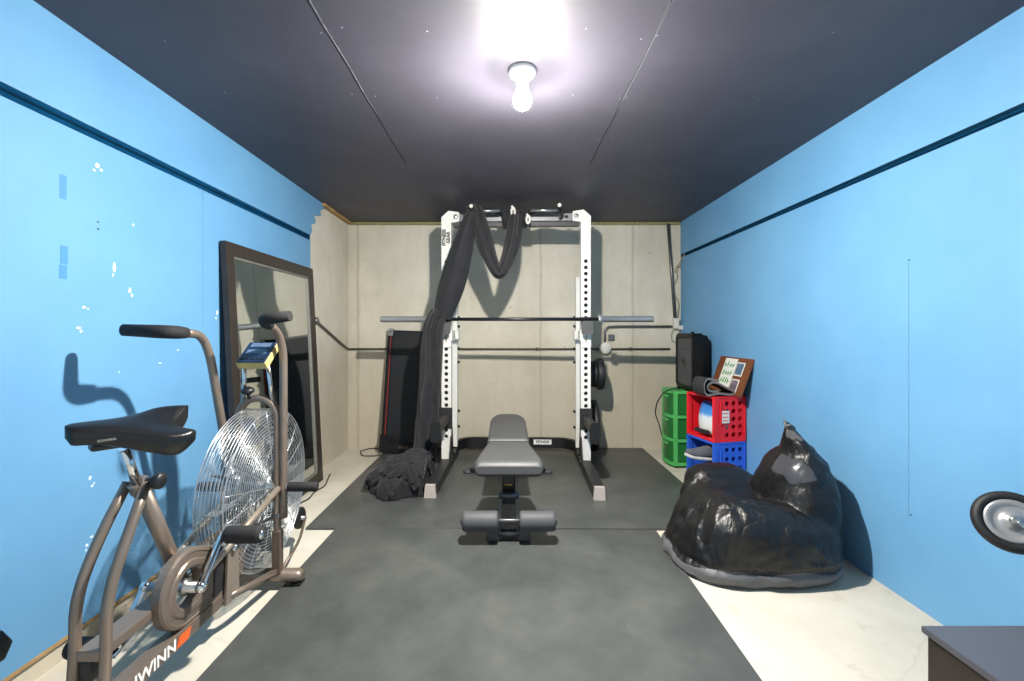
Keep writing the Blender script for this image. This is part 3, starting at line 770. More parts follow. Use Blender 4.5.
bm = NB(); box(bm, (CX - .005, 1.315, .28), (.066, .25, .03), bev=.005); kp('rear_beam', bm, 'bronze')
for s in (-1, 1):
    bm = NB(); pts = rounded([(CX - .006 + s * .041, 1.17, .02), (CX - .006 + s * .041, 1.20, .25), (CX - .005 + s * .041, 1.20, .43), (CX + s * .038, 1.262, .56), (CX + s * .028, 1.345, .685)], .12, 6); tube(bm, pts, .0140, 12); kp('rear_leg', bm, 'bronze')
bm = NB(); box(bm, (CX - .02, 1.22, .235), (.04, .05, .06), bev=.008); kp('wheel_block', bm, 'black_plastic')
# seat tube, post, saddle
bm = NB(); tube(bm, [(CX, 1.535, .28), (CX, 1.352, .675)], .0225, 14); rod(bm, (CX, 1.36, .658), (CX, 1.346, .688), .028, 14); kp('seat_tube', bm, 'bronze')
bm = NB(); tube(bm, [(CX, 1.355, .66), (CX + .004, 1.29, .80)], .0135, 12)
kp('seat_post', bm, 'chrome')
bm = NB(); rod(bm, (CX + .025, 1.35, .69), (CX + .055, 1.345, .69), .009, 8); lathe(bm, (CX + .05, 1.345, .69), (1, 0, 0), [(0, 0), (.016, 0), (.024, .006), (.024, .02), (.016, .026), (0, .026)], 10); kp('adjust_knob', bm, 'black_plastic')
bm = NB(); secs = []; NS = 26
def saddle_sec(t, nose=V((-1.125, 1.16, .868)), tail=V((-.968, 1.355, .862))):
    ax = (tail - nose); c = nose + ax * t; side = V((ax.y, -ax.x, 0)).normalized(); fwd = ax.normalized()
    e = min(1.0, t / .07); hw = .020 + .014 * min(1, t / .3) + .044 * max(0, min(1, (t - .3) / .5)) ** 1.2
    hw *= math.sqrt(max(.06, 1 - (1 - e) ** 2))
    tl = max(0, (t - .9) / .1); hw *= 1 - .18 * tl ** 2
    hgt = .034 + .036 * max(0, min(1, (t - .25) / .6)); hgt *= (.45 + .55 * math.sqrt(max(0, 1 - (1 - e) ** 2))) * (1 - .35 * tl ** 2)
    ring = []
    for k in range(24):
        a = 2 * PI * k / 24; x = math.cos(a); z = math.sin(a)
        xs = math.copysign(abs(x) ** .75, x); zs = math.copysign(abs(z) ** .8, z)
        zz = zs * (.016 if zs > 0 else hgt)
        dip = (1 - xs * xs) * max(0, (t - .55) / .45) * .016 if zs > 0 else 0
        kick = (.006 if xs > 0 else .018) * max(0, (t - .5) / .5) ** 1.3 * abs(xs) if zs > -.2 else 0
        back = (.02 if xs > 0 else .038) * tl * abs(xs) ** 1.5 - .02 * tl * (1 - abs(xs))
        roll = -.38 * xs * hw
        ring.append(c + side * xs * hw + V((0, 0, zz - dip + kick + roll + .006 * math.cos(t * PI))) + fwd * back)
    return ring
loft(bm, [saddle_sec(i / NS) for i in range(NS + 1)]); sd = kp('saddle', bm, 'vinyl_saddle')
bm = NB(); box(bm, (CX + .02, 1.27, .822), (.05, .14, .022), rot=Matrix.Rotation(-.68, 3, 'Z'), bev=.008); kp('saddle_clamp', bm, 'black_plastic', sd)
bm = text_bm('SCHWINN', .0085, axes((-1.0475, 1.196, .846), (.627, .779, 0), (0, 0, 1), (.779, -.627, 0)), .0006, .0003); kp('saddle_lettering', bm, 'socket_grey', sd)
# crank, cover, pedals
KC = V((CX + .05, 1.49, .295))
bm = NB(); ov = []
c1, r1, c2, r2 = (0, 0), .122, (.265, -.06), .068
def hull(n=40):
    pts = [];
    for k in range(n):
        a = 2 * PI * k / n; dx, dy = math.cos(a), math.sin(a)
        s1 = c1[0] * dx + c1[1] * dy + r1; s2 = c2[0] * dx + c2[1] * dy + r2
        c, r = (c1, r1) if s1 >= s2 else (c2, r2); pts.append((c[0] + r * dx, c[1] + r * dy))
    return pts
H = hull(); NH = len(H); ri = .06
def cring(off, scale_r):
    return [V((KC.x + off, KC.y + x, KC.z + y)) for x, y in scale_r]
inn = [(ri * math.cos(2 * PI * k / NH), ri * math.sin(2 * PI * k / NH)) for k in range(NH)]
def lerp2(A_, B_, t): return [(a[0] * (1 - t) + b[0] * t, a[1] * (1 - t) + b[1] * t) for a, b in zip(A_, B_)]
secs = [cring(-.03, inn), cring(-.03, H), cring(-.005, H), cring(.003, lerp2(H, inn, .06)), cring(.006, lerp2(H, inn, .2)), cring(.003, lerp2(H, inn, .24)), cring(.003, lerp2(H, inn, .55)), cring(.008, lerp2(H, inn, .62)), cring(.008, lerp2(H, inn, .9)), cring(.004, inn)]
loft(bm, secs, closed=True, smooth=False); cv = kp('crank_cover', bm, 'bronze')
bm = NB(); prism(bm, [(.115, -.105), (.165, -.102), (.165, .055), (.115, .075)], KC + V((.0085, 0, 0)), (0, 1, 0), (0, 0, 1), (1, 0, 0), .0012); kp('cover_decal', bm, 'rack_dark', cv)
bm = NB(); rod(bm, KC + V((-.13, 0, 0)), KC + V((.05, 0, 0)), .014, 14); lathe(bm, KC + V((-.02, 0, 0)), (1, 0, 0), [(0, 0), (.026, 0), (.026, .016), (.017, .022), (.017, .05), (0, .05)], 20); kp('crank_axle', bm, 'steel')
PR = V((CX + .09, 1.605, .416))
def crank(s):
    a = KC.copy(); b = PR.copy()
    if s < 0: a = V((2 * CX - KC.x, KC.y, KC.z)); b = V((2 * CX - PR.x, 2 * KC.y - PR.y, 2 * KC.z - PR.z))
    a.x += s * .04
    bm = NB(); tube(bm, [a, a * .9 + b * .1, a * .1 + b * .9, b], [.021, .015, .011, .014], 10, flat=.7); ball(bm, a, .019); kp('crank_arm', bm, 'chrome')
    bm = NB(); lathe(bm, b + V((s * .01, 0, 0)), (s, 0, 0), [(0, 0), (.022, 0), (.029, .008), (.03, .02), (.03, .115), (.026, .128), (0, .128)], 18); pd = kp('pedal', bm, 'black_foam')
    bm = NB(); lathe(bm, b + V((s * .135, 0, 0)), (s, 0, 0), [(0, 0), (.018, 0), (.018, .006), (.012, .012), (0, .013)], 14); kp('pedal_cap', bm, 'chrome', pd)
    return b
bR = crank(1); bL = crank(-1)
bm = NB(); tube(bm, [(CX + .096, 2.0, .45), (CX + .075, 1.53, .312)], .0125, 12); tube(bm, [(CX - .096, 2.0, .45), (CX - .075, 1.53, .312)], .0125, 12); kp('hub_stay', bm, 'plate_steel')
# fork hoop
bm = NB(); pts = [(CX + .085, 2.0, .06), (CX + .085, 2.0, .30)] + [(CX + .085 * math.cos(a), 2.0, .755 + .085 * math.sin(a)) for a in [PI * i / 12 for i in range(13)]] + [(CX - .085, 2.0, .30), (CX - .085, 2.0, .06)]
tube(bm, pts, .0155, 12); kp('fork', bm, 'bronze')
for s in (-1, 1):
    bm = NB(); box(bm, (CX + s * .086, 2.0, .17), (.036, .036, .18), bev=.004); kp('fork_sleeve', bm, 'bronze_dark')
bm = NB(); rod(bm, (CX - .03, 1.985, .84), (CX - .03, 1.975, .87), .008, 8); lathe(bm, (CX - .03, 1.977, .862), (0, -.3, 1), [(0, 0), (.016, 0), (.026, .008), (.026, .02), (.014, .028), (0, .028)], 14); kp('tension_knob', bm, 'black_plastic')
# fan cage
FC = V((CX, 2.0, .45)); FR = .338
def fx(r): return .052 + .016 * (1 - (r / FR) ** 2)
bm = NB()
for s in (-1, 1):
    r = .06
    while r < FR - .004:
        tube(bm, [FC + V((s * fx(r), r * math.cos(a), r * math.sin(a))) for a in [2 * PI * i / 56 for i in range(56)]], .0016, 4, closed=True); r += .0135
    for k in range(20):
        a = 2 * PI * k / 20 + .1
        tube(bm, [FC + V((s * (fx(q) + .0015), q * math.cos(a), q * math.sin(a))) for q in (.04, .12, .2, .28, FR)], .0018, 4)
for x in (-.054, -.041, -.028, -.014, 0, .014, .028, .041, .054):
    tube(bm, [FC + V((x, FR * math.cos(a), FR * math.sin(a))) for a in [2 * PI * i / 72 for i in range(72)]], .0024 if abs(x) > .05 else .0016, 5, closed=True)
cg = kp('fan_cage', bm, 'wire'); cg.data.polygons.foreach_set('use_smooth', [True] * len(cg.data.polygons))
for s in (-1, 1):
    bm = NB(); lathe(bm, FC + V((s * .062, 0, 0)), (s, 0, 0), [(0, 0), (.062, 0), (.062, .004), (.03, .008), (.02, .02), (0, .02)], 24); kp('hub_cap', bm, 'steel', cg)
bm = NB(); rod(bm, FC - V((.045, 0, 0)), FC + V((.045, 0, 0)), .03, 16)
for k in range(14):
    a = 2 * PI * k / 14; rad = V((0, math.cos(a), math.sin(a))); tan = V((0, -math.sin(a), math.cos(a)))
    q = [FC + rad * .20 + V((-.03, 0, 0)), FC + rad * .20 + V((.03, 0, 0)), FC + rad * .325 + V((.024, 0, 0)), FC + rad * .325 + V((-.024, 0, 0))]
    lo_ = [bm.verts.new(p - tan * .0012) for p in q]; hi_ = [bm.verts.new(p + tan * .0012) for p in q]
    bm.faces.new(lo_); bm.faces.new(hi_)
    for i in range(4): bm.faces.new((lo_[i], lo_[(i + 1) % 4], hi_[(i + 1) % 4], hi_[i]))
    rod(bm, FC + rad * .02, FC + rad * .22, .0035, 6)
tube(bm, [FC + V((0, .26 * math.cos(a), .26 * math.sin(a))) for a in [2 * PI * i / 48 for i in range(48)]], .006, 6, closed=True); kp('fan_wheel', bm, 'fan_metal')
# pegs and arms
for s in (-1, 1):
    bm = NB(); rod(bm, FC + V((s * .085, 0, 0)), FC + V((s * .16, 0, 0)), .012, 12); ax = kp('peg_bolt', bm, 'steel')
    bm = NB(); lathe(bm, FC + V((s * .135, 0, 0)), (s, 0, 0), [(0, 0), (.02, 0), (.021, .006), (.021, .118), (.017, .126), (0, .126)], 16); kp('foot_peg', bm, 'black_foam')
aR = [(CX + .112, 2.0, .315), (CX + .112, 2.0, .45), (CX + .112, 2.0, 1.04), (CX + .112, 1.955, 1.13), (CX + .110, 1.86, 1.168)]
bm = NB(); tube(bm, rounded(aR, .06, 6), .0165, 12); hR = kp('handlebar', bm, 'bronze')
bm = NB(); tube(bm, rounded([(CX + .110, 1.885, 1.158), (CX + .110, 1.83, 1.18), (CX + .225, 1.825, 1.195)], .045, 7), [.021] + [.0245] * 8 + [.021], 14); kp('grip', bm, 'black_foam', hR)
aL = [(CX - .112, 2.06, .315), (CX - .112, 2.0, .45), (CX - .112, 1.85, 1.03), (CX - .113, 1.80, 1.12), (CX - .115, 1.68, 1.128)]
bm = NB(); tube(bm, rounded(aL, .07, 6), .0165, 12); hL = kp('handlebar', bm, 'bronze')
bm = NB(); tube(bm, rounded([(CX - .115, 1.71, 1.127), (CX - .118, 1.63, 1.13), (CX - .265, 1.61, 1.137)], .05, 7), [.021] + [.0245] * 8 + [.021], 14); kp('grip', bm, 'black_foam', hL)
for s, top, b in ((1, V(aR[0]), bR), (-1, V(aL[0]), bL)):
    bm = NB(); e = b + V((s * .0, -.01, -.02)); tube(bm, [top + V((-s * .024, 0, .012)), e], .0095, 8, flat=.6); ball(bm, top + V((-s * .024, 0, .012)), .016); kp('link_rod', bm, 'chrome')
# console
cc = V((CX + .016, 1.975, 1.028)); rot = Matrix.Rotation(math.radians(38), 3, 'X')
bm = NB(); box(bm, cc, (.126, .138, .034), rot=rot, bev=.006); co = kp('console', bm, 'yellow_plastic')
bm = NB(); box(bm, cc + rot @ V((0, 0, .0185)), (.118, .13, .006), rot=rot, bev=.002); cf = kp('console_panel', bm, 'console_face', co)
for dy in (.045, .0):
    bm = NB(); box(bm, cc + rot @ V((.0, dy, .022)), (.085, .026, .002), rot=rot); kp('display', bm, 'lcd', cf)
bm = NB()
for i in range(5): box(bm, cc + rot @ V((-.044 + i * .022, -.045, .022)), (.013, .011, .003), rot=rot)
kp('button_row', bm, 'black_plastic', cf)
for s in (-1, 1):
    bm = NB(); tube(bm, [(CX + s * .048, 1.985, 1.02), (CX + s * .066, 2.0, .80)], .009, 10); kp('console_post', bm, 'chrome')

# ------------------------------------------------------------------ folded treadmill against the back wall
tr = thing('folding_treadmill', 'slim black folded treadmill with a red edge stripe standing by the back wall', 'treadmill', (-.91, 4.22, 0))
t0, t1 = V((-1.16, 4.215, .052)), V((-1.12, 4.335, 1.15)); tv = (t1 - t0).normalized(); tu = V((1, 0, 0)); tu = (tu - tv * tu.dot(tv)).normalized(); tn = tu.cross(tv).normalized()
if tn.y > 0: tn = -tn
TL = (t1 - t0).length; TWd = .52
def tq(bm, a0, a1, b0, b1, th, off): prism(bm, [(a0, b0), (a1, b0), (a1, b1), (a0, b1)], t0 + tn * off, tu, tv, tn, th)
bm = NB(); tq(bm, .0, TWd, .03, TL, .045, -.045); obj('deck', bm, 'tread_frame', tr)
bm = NB(); tq(bm, .045, TWd - .045, .12, TL - .02, .004, .0005); obj('running_belt', bm, 'tread_belt', tr)
for a in (.0, TWd - .045):
    bm = NB(); tq(bm, a, a + .045, .12, TL, .012, .0); rl = obj('side_rail', bm, 'tread_frame', tr)
    bm = NB(); tq(bm, a + .030, a + .036, .12, TL - .05, .002, .0121); obj('red_stripe', bm, 'tread_red', rl)
    bm = NB(); tq(bm, a + .004, a + .05, TL - .055, TL + .012, .03, -.005); rc_ = obj('roller_cap', bm, 'cap_silver', tr)
    bm = NB(); rod(bm, t0 + tu * (a + .027) + tv * (TL - .02) + tn * .025, t0 + tu * (a + .027) + tv * (TL - .02) + tn * .028, .008, 10); obj('cap_bolt', bm, 'hole_dark', rc_)
bm = NB(); prism(bm, [(0, 0), (TWd, 0), (TWd, .135), (TWd - .07, .12), (TWd - .09, .085), (.09, .085), (.07, .12), (0, .16)], t0 - tn * .05 - tv * .027, tu, tv, tn, .11); hs = obj('motor_housing', bm, 'tread_frame', tr)
bm = text_bm('WALK', .03, axes(t0 + tu * .22 + tv * .022 + tn * .0605, tu, tv, tn), .0005, .0004); obj('housing_lettering', bm, 'gold_text', hs)
def cord(name, pts, r, mat, label, r_=.04, group=None, cat='cord', parent=None):
    bm = NB(); pts = [V(p) for p in pts]; tube(bm, rounded(pts, r_, 5), r, 6)
    if parent: return obj(name, bm, mat, parent)
    return single(name, bm, mat, label, cat, tuple(pts[0]), group)
def fl(px, py, h=.005): d = (CH - h) * F / (py - VY); return V(((px - VX) / F * d, d, h))
cord('power_cord', [fl(386, 450), fl(372, 448), fl(360, 451), fl(362, 456), fl(374, 456), fl(384, 455)], .005, 'wire_dark', '', parent=tr)
cord('loose_cable', [fl(330, 474), fl(325, 486), fl(314, 492), fl(309, 499), fl(300, 503), fl(293, 512)], .005, 'wire_dark', 'thin black cable trailing on the floor by the mirror foot')

# ------------------------------------------------------------------ pipes and boxes on the back wall
zP = CH - (349 - VY) / F * 4.38
bm = NB(); tube(bm, [(XL + .02, 4.384, zP), (1.58, 4.384, zP)], .009, 10)
for x in (-.9, .3, 1.2): box(bm, (x, 4.388, zP), (.02, .022, .03))
single('steel_pipe', bm, 'conduit_dark', 'thin dark pipe running level along the concrete back wall', 'pipe', (0, 4.384, zP))
bm = NB(); tube(bm, rounded([(XL + .012, 4.37, zP), (XL + .016, 4.2, zP + .05), (XL + .018, 3.60, 1.225)], .05), .009, 10)
single('steel_pipe', bm, 'conduit_dark', 'thin pipe sloping up the left concrete wall behind the mirror', 'pipe', (XL + .016, 4.2, zP + .05))
bm = NB(); lathe(bm, (XL + .022, 3.60, 1.22), (0, 1, 0), [(0, -.02), (.02, -.02), (.022, 0), (.018, .03), (0, .03)], 12); rod(bm, (XL + .002, 3.59, 1.225), (XL + .04, 3.59, 1.225), .008, 8); box(bm, (XL + .035, 3.58, 1.24), (.012, .05, .012))
single('pipe_valve', bm, 'conduit', 'small metal valve at the pipe end beside the mirror', 'valve', (XL + .022, 3.6, 1.22))
zC2 = CH - (326.5 - VY) / F * 4.38
jx = (605 - VX) / F * 4.37; jz = CH - (348 - VY) / F * 4.37
bm = NB(); tube(bm, rounded([(jx + .0, 4.378, jz), (jx + .0, 4.378, zC2 - .005), (jx + .12, 4.378, zC2), (1.60, 4.378, zC2)], .09, 7), .0115, 10)
single('electrical_conduit', bm, 'conduit', 'bent metal conduit rising from the round white box', 'conduit', (jx, 4.378, jz))
bm = NB(); lathe(bm, (jx, 4.399, jz), (0, -1, 0), [(0, 0), (.056, 0), (.056, .05), (.05, .056), (0, .057)], 24); single('junction_box', bm, 'box_white', 'round white junction box cover on the back wall', 'junction box', (jx, 4.40, jz))
bm = NB(); box(bm, (jx + .065, 4.39, jz + .10), (.06, .02, .06), bev=.004); single('pipe_bracket', bm, 'conduit', 'grey square clamp plate right of the conduit bend', 'bracket', (jx + .065, 4.39, jz + .10))
vx0, vx1 = (668 - VX) / F * 4.38, (675 - VX) / F * 4.38
bm = NB(); tube(bm, [(vx0, 4.378, ZC - .02), (vx1, 4.378, zC2 + .06)], .015, 10); single('electrical_conduit', bm, 'conduit', 'straight upright conduit dropping from ceiling near right corner', 'conduit', (vx0, 4.378, ZC - .02))
bm = NB(); box(bm, (vx1, 4.365, zC2 + .03), (.05, .06, .10), bev=.006); box(bm, (vx1 + .05, 4.36, zC2 - .01), (.07, .05, .04), bev=.006); single('outlet_box', bm, 'box_white', 'white outlet box at the foot of the upright conduit', 'outlet', (vx1, 4.37, zC2 + .03))
bm = NB(); box(bm, ((692 - VX) / F * 4.3, 4.385, CH - (291 - VY) / F * 4.38), (.02, .025, .07), rot=Matrix.Rotation(.5, 3, 'Y'), bev=.004); single('sensor_tag', bm, 'box_white', 'small white plastic tag on the wall corner above the fan', 'tag', (1.66, 4.385, 1.5))
cord('wall_wire', [(vx1 - .01, 4.35, zC2), (vx1 - .05, 4.37, zC2 - .07), (vx1 - .03, 4.36, zC2 - .16), (vx1 + .03, 4.36, zC2 - .12), (vx1 + .02, 4.34, zC2 - .02)], .004, 'wire_tan', 'thin loose wire looping under the white outlet box')
cord('wall_wire', [(1.69, 4.30, SG + .01), (1.67, 4.36, 1.80), (1.63, 4.385, 1.74), (1.66, 4.385, 1.66), (1.60, 4.385, 1.55), (vx1 + .04, 4.38, 1.40), (vx1 + .02, 4.38, zC2 + .07)], .005, 'wire_tan', 'thin wire hanging down the right corner from the dark strip')
bm = NB(); box(bm, (1.63, 4.39, 1.72), (.05, .02, .04), bev=.003); box(bm, (1.66, 4.375, 1.76), (.02, .04, .02), bev=.003); single('wire_clip', bm, 'wire_tan', 'small tan clip holding wire at the wall corner', 'clip', (1.63, 4.39, 1.72))

# ------------------------------------------------------------------ green drawer cart
gx0, gx1, gy0, gy1, gz = 1.395, 1.672, 3.765, 4.06, .64
gd = thing('drawer_cart', 'green plastic three-drawer cart in the right back corner', 'drawer cart', ((gx0 + gx1) / 2, (gy0 + gy1) / 2, 0))
def bow(y): q = (y - gy0) / (gy1 - gy0) * 2 - 1; return -.035 * (1 - q * q)
def bowpoly(x0_, inset=0.0, n=10):
    a = [(x0_ + bow(gy0 + inset + (gy1 - gy0 - 2 * inset) * i / n), gy0 + inset + (gy1 - gy0 - 2 * inset) * i / n) for i in range(n + 1)]
    return a + [(gx1, gy1 - inset), (gx1, gy0 + inset)]
bm = NB()
for z0, z1 in ((.02, .045), (.215, .24), (.412, .437), (.615, .64)): prism(bm, bowpoly(gx0), (0, 0, z0), (1, 0, 0), (0, 1, 0), (0, 0, 1), z1 - z0)
for x, y in ((gx0 + .012, gy0 + .0125), (gx0 + .012, gy1 - .0125), (gx1 - .015, gy0 + .0125), (gx1 - .015, gy1 - .0125), (gx0 + .15, gy0 + .008)): box(bm, (x, y, .33), (.03, .025 if x < gx0 + .1 or x > gx1 - .1 else .014, .60))
obj('cart_frame', bm, 'green_frame', gd)
for z0, z1 in ((.052, .208), (.247, .405), (.444, .608)):
    bm = NB(); prism(bm, bowpoly(gx0 + .012, .014), (0, 0, z0), (1, 0, 0), (0, 1, 0), (0, 0, 1), z1 - z0); dr = obj('drawer', bm, 'green_drawer', gd)
    bm = NB(); yc = (gy0 + gy1) / 2; box(bm, (gx0 - .027, yc, z1 - .02), (.02, .1, .016), bev=.004); obj('drawer_pull', bm, 'green_frame', dr)
for x in (gx0 + .03, gx1 - .03):
    for y in (gy0 + .03, gy1 - .03):
        bm = NB(); lathe(bm, (x, y, 0), (0, 0, 1), [(0, 0), (.015, 0), (.015, .021), (0, .021)], 10); obj('foot', bm, 'black_plastic', gd)
# ------------------------------------------------------------------ black box fan
fn = thing('box_fan', 'black box fan standing on the green drawer cart', 'fan', (1.61, 3.90, gz))
fy0, fy1, fz0, fz1, fX0 = 3.635, 4.02, gz + .015, gz + .48, 1.495
def fprism(bm, w_, h_, r, x, th): prism(bm, rrect(w_, h_, r, 6), (x, (fy0 + fy1) / 2, (fz0 + fz1) / 2), (0, 1, 0), (0, 0, 1), (1, 0, 0), th)
W_, H_ = fy1 - fy0, fz1 - fz0
bm = NB(); O_ = rrect(W_, H_, .05, 6); I_ = rrect(W_ - .07, H_ - .07, .03, 6); yc, zc = (fy0 + fy1) / 2, (fz0 + fz1) / 2
loft(bm, [[V((fX0 + dx, yc + a, zc + b)) for a, b in Q] for dx, Q in ((.085, I_), (.085, O_), (.006, O_), (.0, lerp2(O_, I_, .3)), (.0, I_))], closed=True, smooth=False); obj('fan_housing', bm, 'fan_black', fn)
bm = NB(); fprism(bm, W_ - .05, H_ - .03, .06, fX0 + .085, .05); fprism(bm, W_ - .16, H_ - .12, .06, fX0 + .135, .03); obj('rear_shroud', bm, 'fan_black', fn)
bm = NB()
for i in range(13): box(bm, (fX0 + .014, fy0 + .045 + i * .025, zc), (.012, .006, H_ - .07))
for z in (zc - .1, zc, zc + .1): box(bm, (fX0 + .012, yc, z), (.008, W_ - .07, .006))
lathe(bm, (fX0 + .008, yc, zc), (1, 0, 0), [(0, 0), (.05, 0), (.05, .01), (0, .01)], 20); obj('grille', bm, 'jcup_grey', fn)
bm = NB()
for k in range(5):
    a = 2 * PI * k / 5; loft(bm, [[V((fX0 + .05 + sx_ * .02, yc + r_ * math.cos(a + o_), zc + r_ * math.sin(a + o_))) for sx_, o_ in ((-1, -.3), (-.8, -.3), (1, .3), (.8, .3))] for r_ in (.03, .15)])
rod(bm, (fX0 + .03, yc, zc), (fX0 + .083, yc, zc), .035, 14); obj('fan_blades', bm, 'rack_black', fn)
bm = NB(); rod(bm, (fX0 + .02, fy0 + .06, fz1), (fX0 + .02, fy0 + .06, fz1 + .012), .014, 10); obj('speed_knob', bm, 'fan_black', fn)
for y in (3.80, fy1 - .05):
    bm = NB(); box(bm, (fX0 + .06, y, gz + .0085), (.12, .04, .016), bev=.003); obj('foot', bm, 'fan_black', fn)

cord('power_cord', [P(684, 388, 3.95), P(672, 389, 3.76), P(664, 392, 3.70), P(657, 402, 3.75), P(655, 413, 3.85), P(659, 424, 3.95), P(662, 436, 4.08)], .005, 'wire_dark', '', parent=fn)
# ------------------------------------------------------------------ crates
CA = V((1.432, 3.13, 0)); CT = math.radians(12.5); ue = V((math.cos(CT), math.sin(CT), 0)); ve = V((-math.sin(CT), math.cos(CT), 0)); CW, CD = .252, .305
def crate(name_lab, mat, z0, H_):
    c = thing('storage_crate', name_lab, 'crate', tuple(CA + ue * CW / 2 + ve * CD / 2 + V((0, 0, z0))))
    UP = V((0, 0, 1)); Z = V((0, 0, z0))
    mg = .022; nu = 4; nv = 5; cu = (CW - 2 * mg) / nu; cvv = (H_ - 2 * mg) / nv
    def side(o, u_, v_, n1, n2, c1_, c2_, nm):
        bm = NB(); holed(bm, o, u_, v_, n1, n2, c1_, c2_, min(c1_, c2_) * .30, mg, .005, 16); obj(nm, bm, mat, c)
    lw = .075; cu = (CW - lw - .02) / 3
    bm = NB(); holed(bm, CA + Z + ue * lw + UP * mg, ue, UP, 3, nv, cu, cvv, .0165, 0, .005, 16)
    mm_ = axes(CA + Z, ue, ve, UP)
    def pl_(a0, a1, b0, b1, c0, c1):
        for v in box(bm, ((a0 + a1) / 2, (b0 + b1) / 2, (c0 + c1) / 2), (a1 - a0, b1 - b0, c1 - c0)): v.co = mm_ @ v.co
    pl_(0, lw, 0, .005, 0, H_); pl_(CW - .02, CW, 0, .005, 0, H_); pl_(lw, CW - .02, 0, .005, 0, mg); pl_(lw, CW - .02, 0, .005, H_ - mg, H_); obj('holed_side', bm, mat, c)
    bm = NB(); pl_(0, CW, CD - .005, CD, 0, H_); obj('far_side', bm, mat, c)
    bm = NB(); pl_(CW - .005, CW, .005, CD - .005, 0, H_); obj('crate_bottom', bm, mat, c)
    bm = NB(); pl_(0, CW - .005, .005, CD - .005, H_ - .005, H_); obj('upper_side', bm, mat, c)
    bm = NB(); pl_(0, CW - .005, .005, CD - .005, 0, .005); obj('lower_side', bm, mat, c)
    bm = NB(); m = axes(CA + Z, ue, ve, UP)
    t_ = .016
    def bx(a0, a1, b0, b1, c0, c1): box(bm, ((a0 + a1) / 2, (b0 + b1) / 2, (c0 + c1) / 2), (a1 - a0, b1 - b0, c1 - c0), bev=.002)
    e = .004
    for b0, b1 in ((-e, t_), (CD - t_, CD + e)):
        bx(-e, .03, b0, b1, 0, H_); bx(CW - .014, CW, b0, b1, 0, H_)
        bx(.03, CW, b0, b1, 0, .012); bx(.03, CW, b0, b1, H_ - .012, H_)
    for c0, c1 in ((0, t_), (H_ - t_, H_)): bx(-e, .03, t_, CD - t_, c0, c1)
    bm.transform(m); obj('rim_frame', bm, mat, c)
    for xx, zz, ww, hh in ((.05, .62, .012, .5), (CW - .012, .18, .016, .16)):
        bm = NB(); box(bm, (xx, -.006, H_ * zz), (ww, .006, H_ * hh), bev=.002); bm.transform(m); obj('latch_rib', bm, mat, c)
    return c, m
blue, mb = crate('blue plastic crate on its side beneath the red crate', 'crate_blue', .0, .366)
red, mr = crate('red plastic crate on its side stacked on the blue crate', 'crate_red', .367, .316)
bm = NB(); box(bm, (.085, -.0065, .175), (.06, .001, .085)); bm.transform(mr); st = obj('sticker', bm, 'paper', red)
bm = NB()
for i in range(3): box(bm, (.085, -.0075, .15 + i * .025), (.045, .001, .006))
bm.transform(mr); obj('sticker_print', bm, 'crate_red', st)
# printed bag in the red crate
bg = thing('printed_bag', 'plump bag with a snowy mountain print inside the red crate', 'bag', tuple(mr @ V((.085, .13, .02))))
bm = NB()
def bagf(u_, v_):
    a = 2 * PI * u_; k = math.sin(PI * min(1, max(0, v_))) ** .45; z = .235 * v_
    return V((.06 * math.cos(a) * (.2 + .8 * k), .115 * math.sin(a) * (.7 + .3 * k), z * 1.02 + .006 * noise.noise(V((u_ * 6, v_ * 5, 1)))))
secs = [[bagf(i / 22, j / 14) for i in range(22)] for j in range(15)]
loft(bm, secs); bm.transform(Matrix.Rotation(CT + .35, 4, 'Z') @ Matrix.Rotation(.12, 4, 'Y')); obj('bag_body', bm, 'bag_print', bg, world=False)
bm = NB(); box(bm, (-.0, .06, .20), (.05, .012, .07), rot=Matrix.Rotation(.25, 3, 'X'), bev=.004); bm.transform(Matrix.Rotation(CT + .35, 4, 'Z') @ Matrix.Rotation(.12, 4, 'Y')); obj('bag_seal', bm, 'black_plastic', bg, world=False)
bm = NB(); box(bm, (.02, .03, .0), (.05, .13, .03), bev=.01); bm.transform(mr @ Matrix.Translation((.02, .15, .045))); single('pouch', bm, 'black_foam', 'small black pouch lying beside the printed bag in the red crate', 'pouch', tuple(mr @ V((.04, .18, .03))))
# folded rubber strap on the red crate
ctop = .684
bm = NB(); path = []
bx0 = V((0, 0, 0)); L_ = .29
outline = []
for i in range(25):
    a = PI / 2 + PI * i / 24; outline.append((.05 * math.cos(a) * 1.1, .052 + .044 * math.sin(a)))
outline += [(.12, .018), (.24, .010), (.30, .012)]
top = [(.30, .024), (.22, .045), (.12, .082)]
loop = [V((x, 0, z)) for x, z in ([(.12, .085)] + outline + [(.31, .02), (.28, .032), (.2, .05), (.1, .075), (.03, .078), (-.012, .06), (-.012, .04), (.03, .028), (.12, .028)])]
loop = rounded(loop, .02, 3); secs = []
for i, p in enumerate(loop):
    t = (loop[min(i + 1, len(loop) - 1)] - loop[max(i - 1, 0)]).normalized(); nr_ = V((-t.z, 0, t.x)) * .0055
    secs.append([p + nr_ + V((0, 0, 0)), p + nr_ + V((0, .15, 0)), p - nr_ + V((0, .15, 0)), p - nr_])
loft(bm, secs, smooth=False)
for f in bm.faces:
    if all(abs(v.co.y) < .001 for v in f.verts): f.material_index = 1
bm.transform(Matrix.Translation(CA + ue * -.03 + ve * .015 + V((0, 0, ctop))) @ Matrix.Rotation(CT - .1, 4, 'Z') @ Matrix.Diagonal((.62, 1, 1.3, 1)))
zm = min(v.co.z for v in bm.verts)
for v in bm.verts: v.co.z += ctop + .001 - zm
single('folded_mat', bm, ['rubber_mat_roll', 'rubber_edge'], 'dark rubber mat folded into a loop on top of the red crate', 'mat', tuple(CA + V((.1, .1, ctop))))
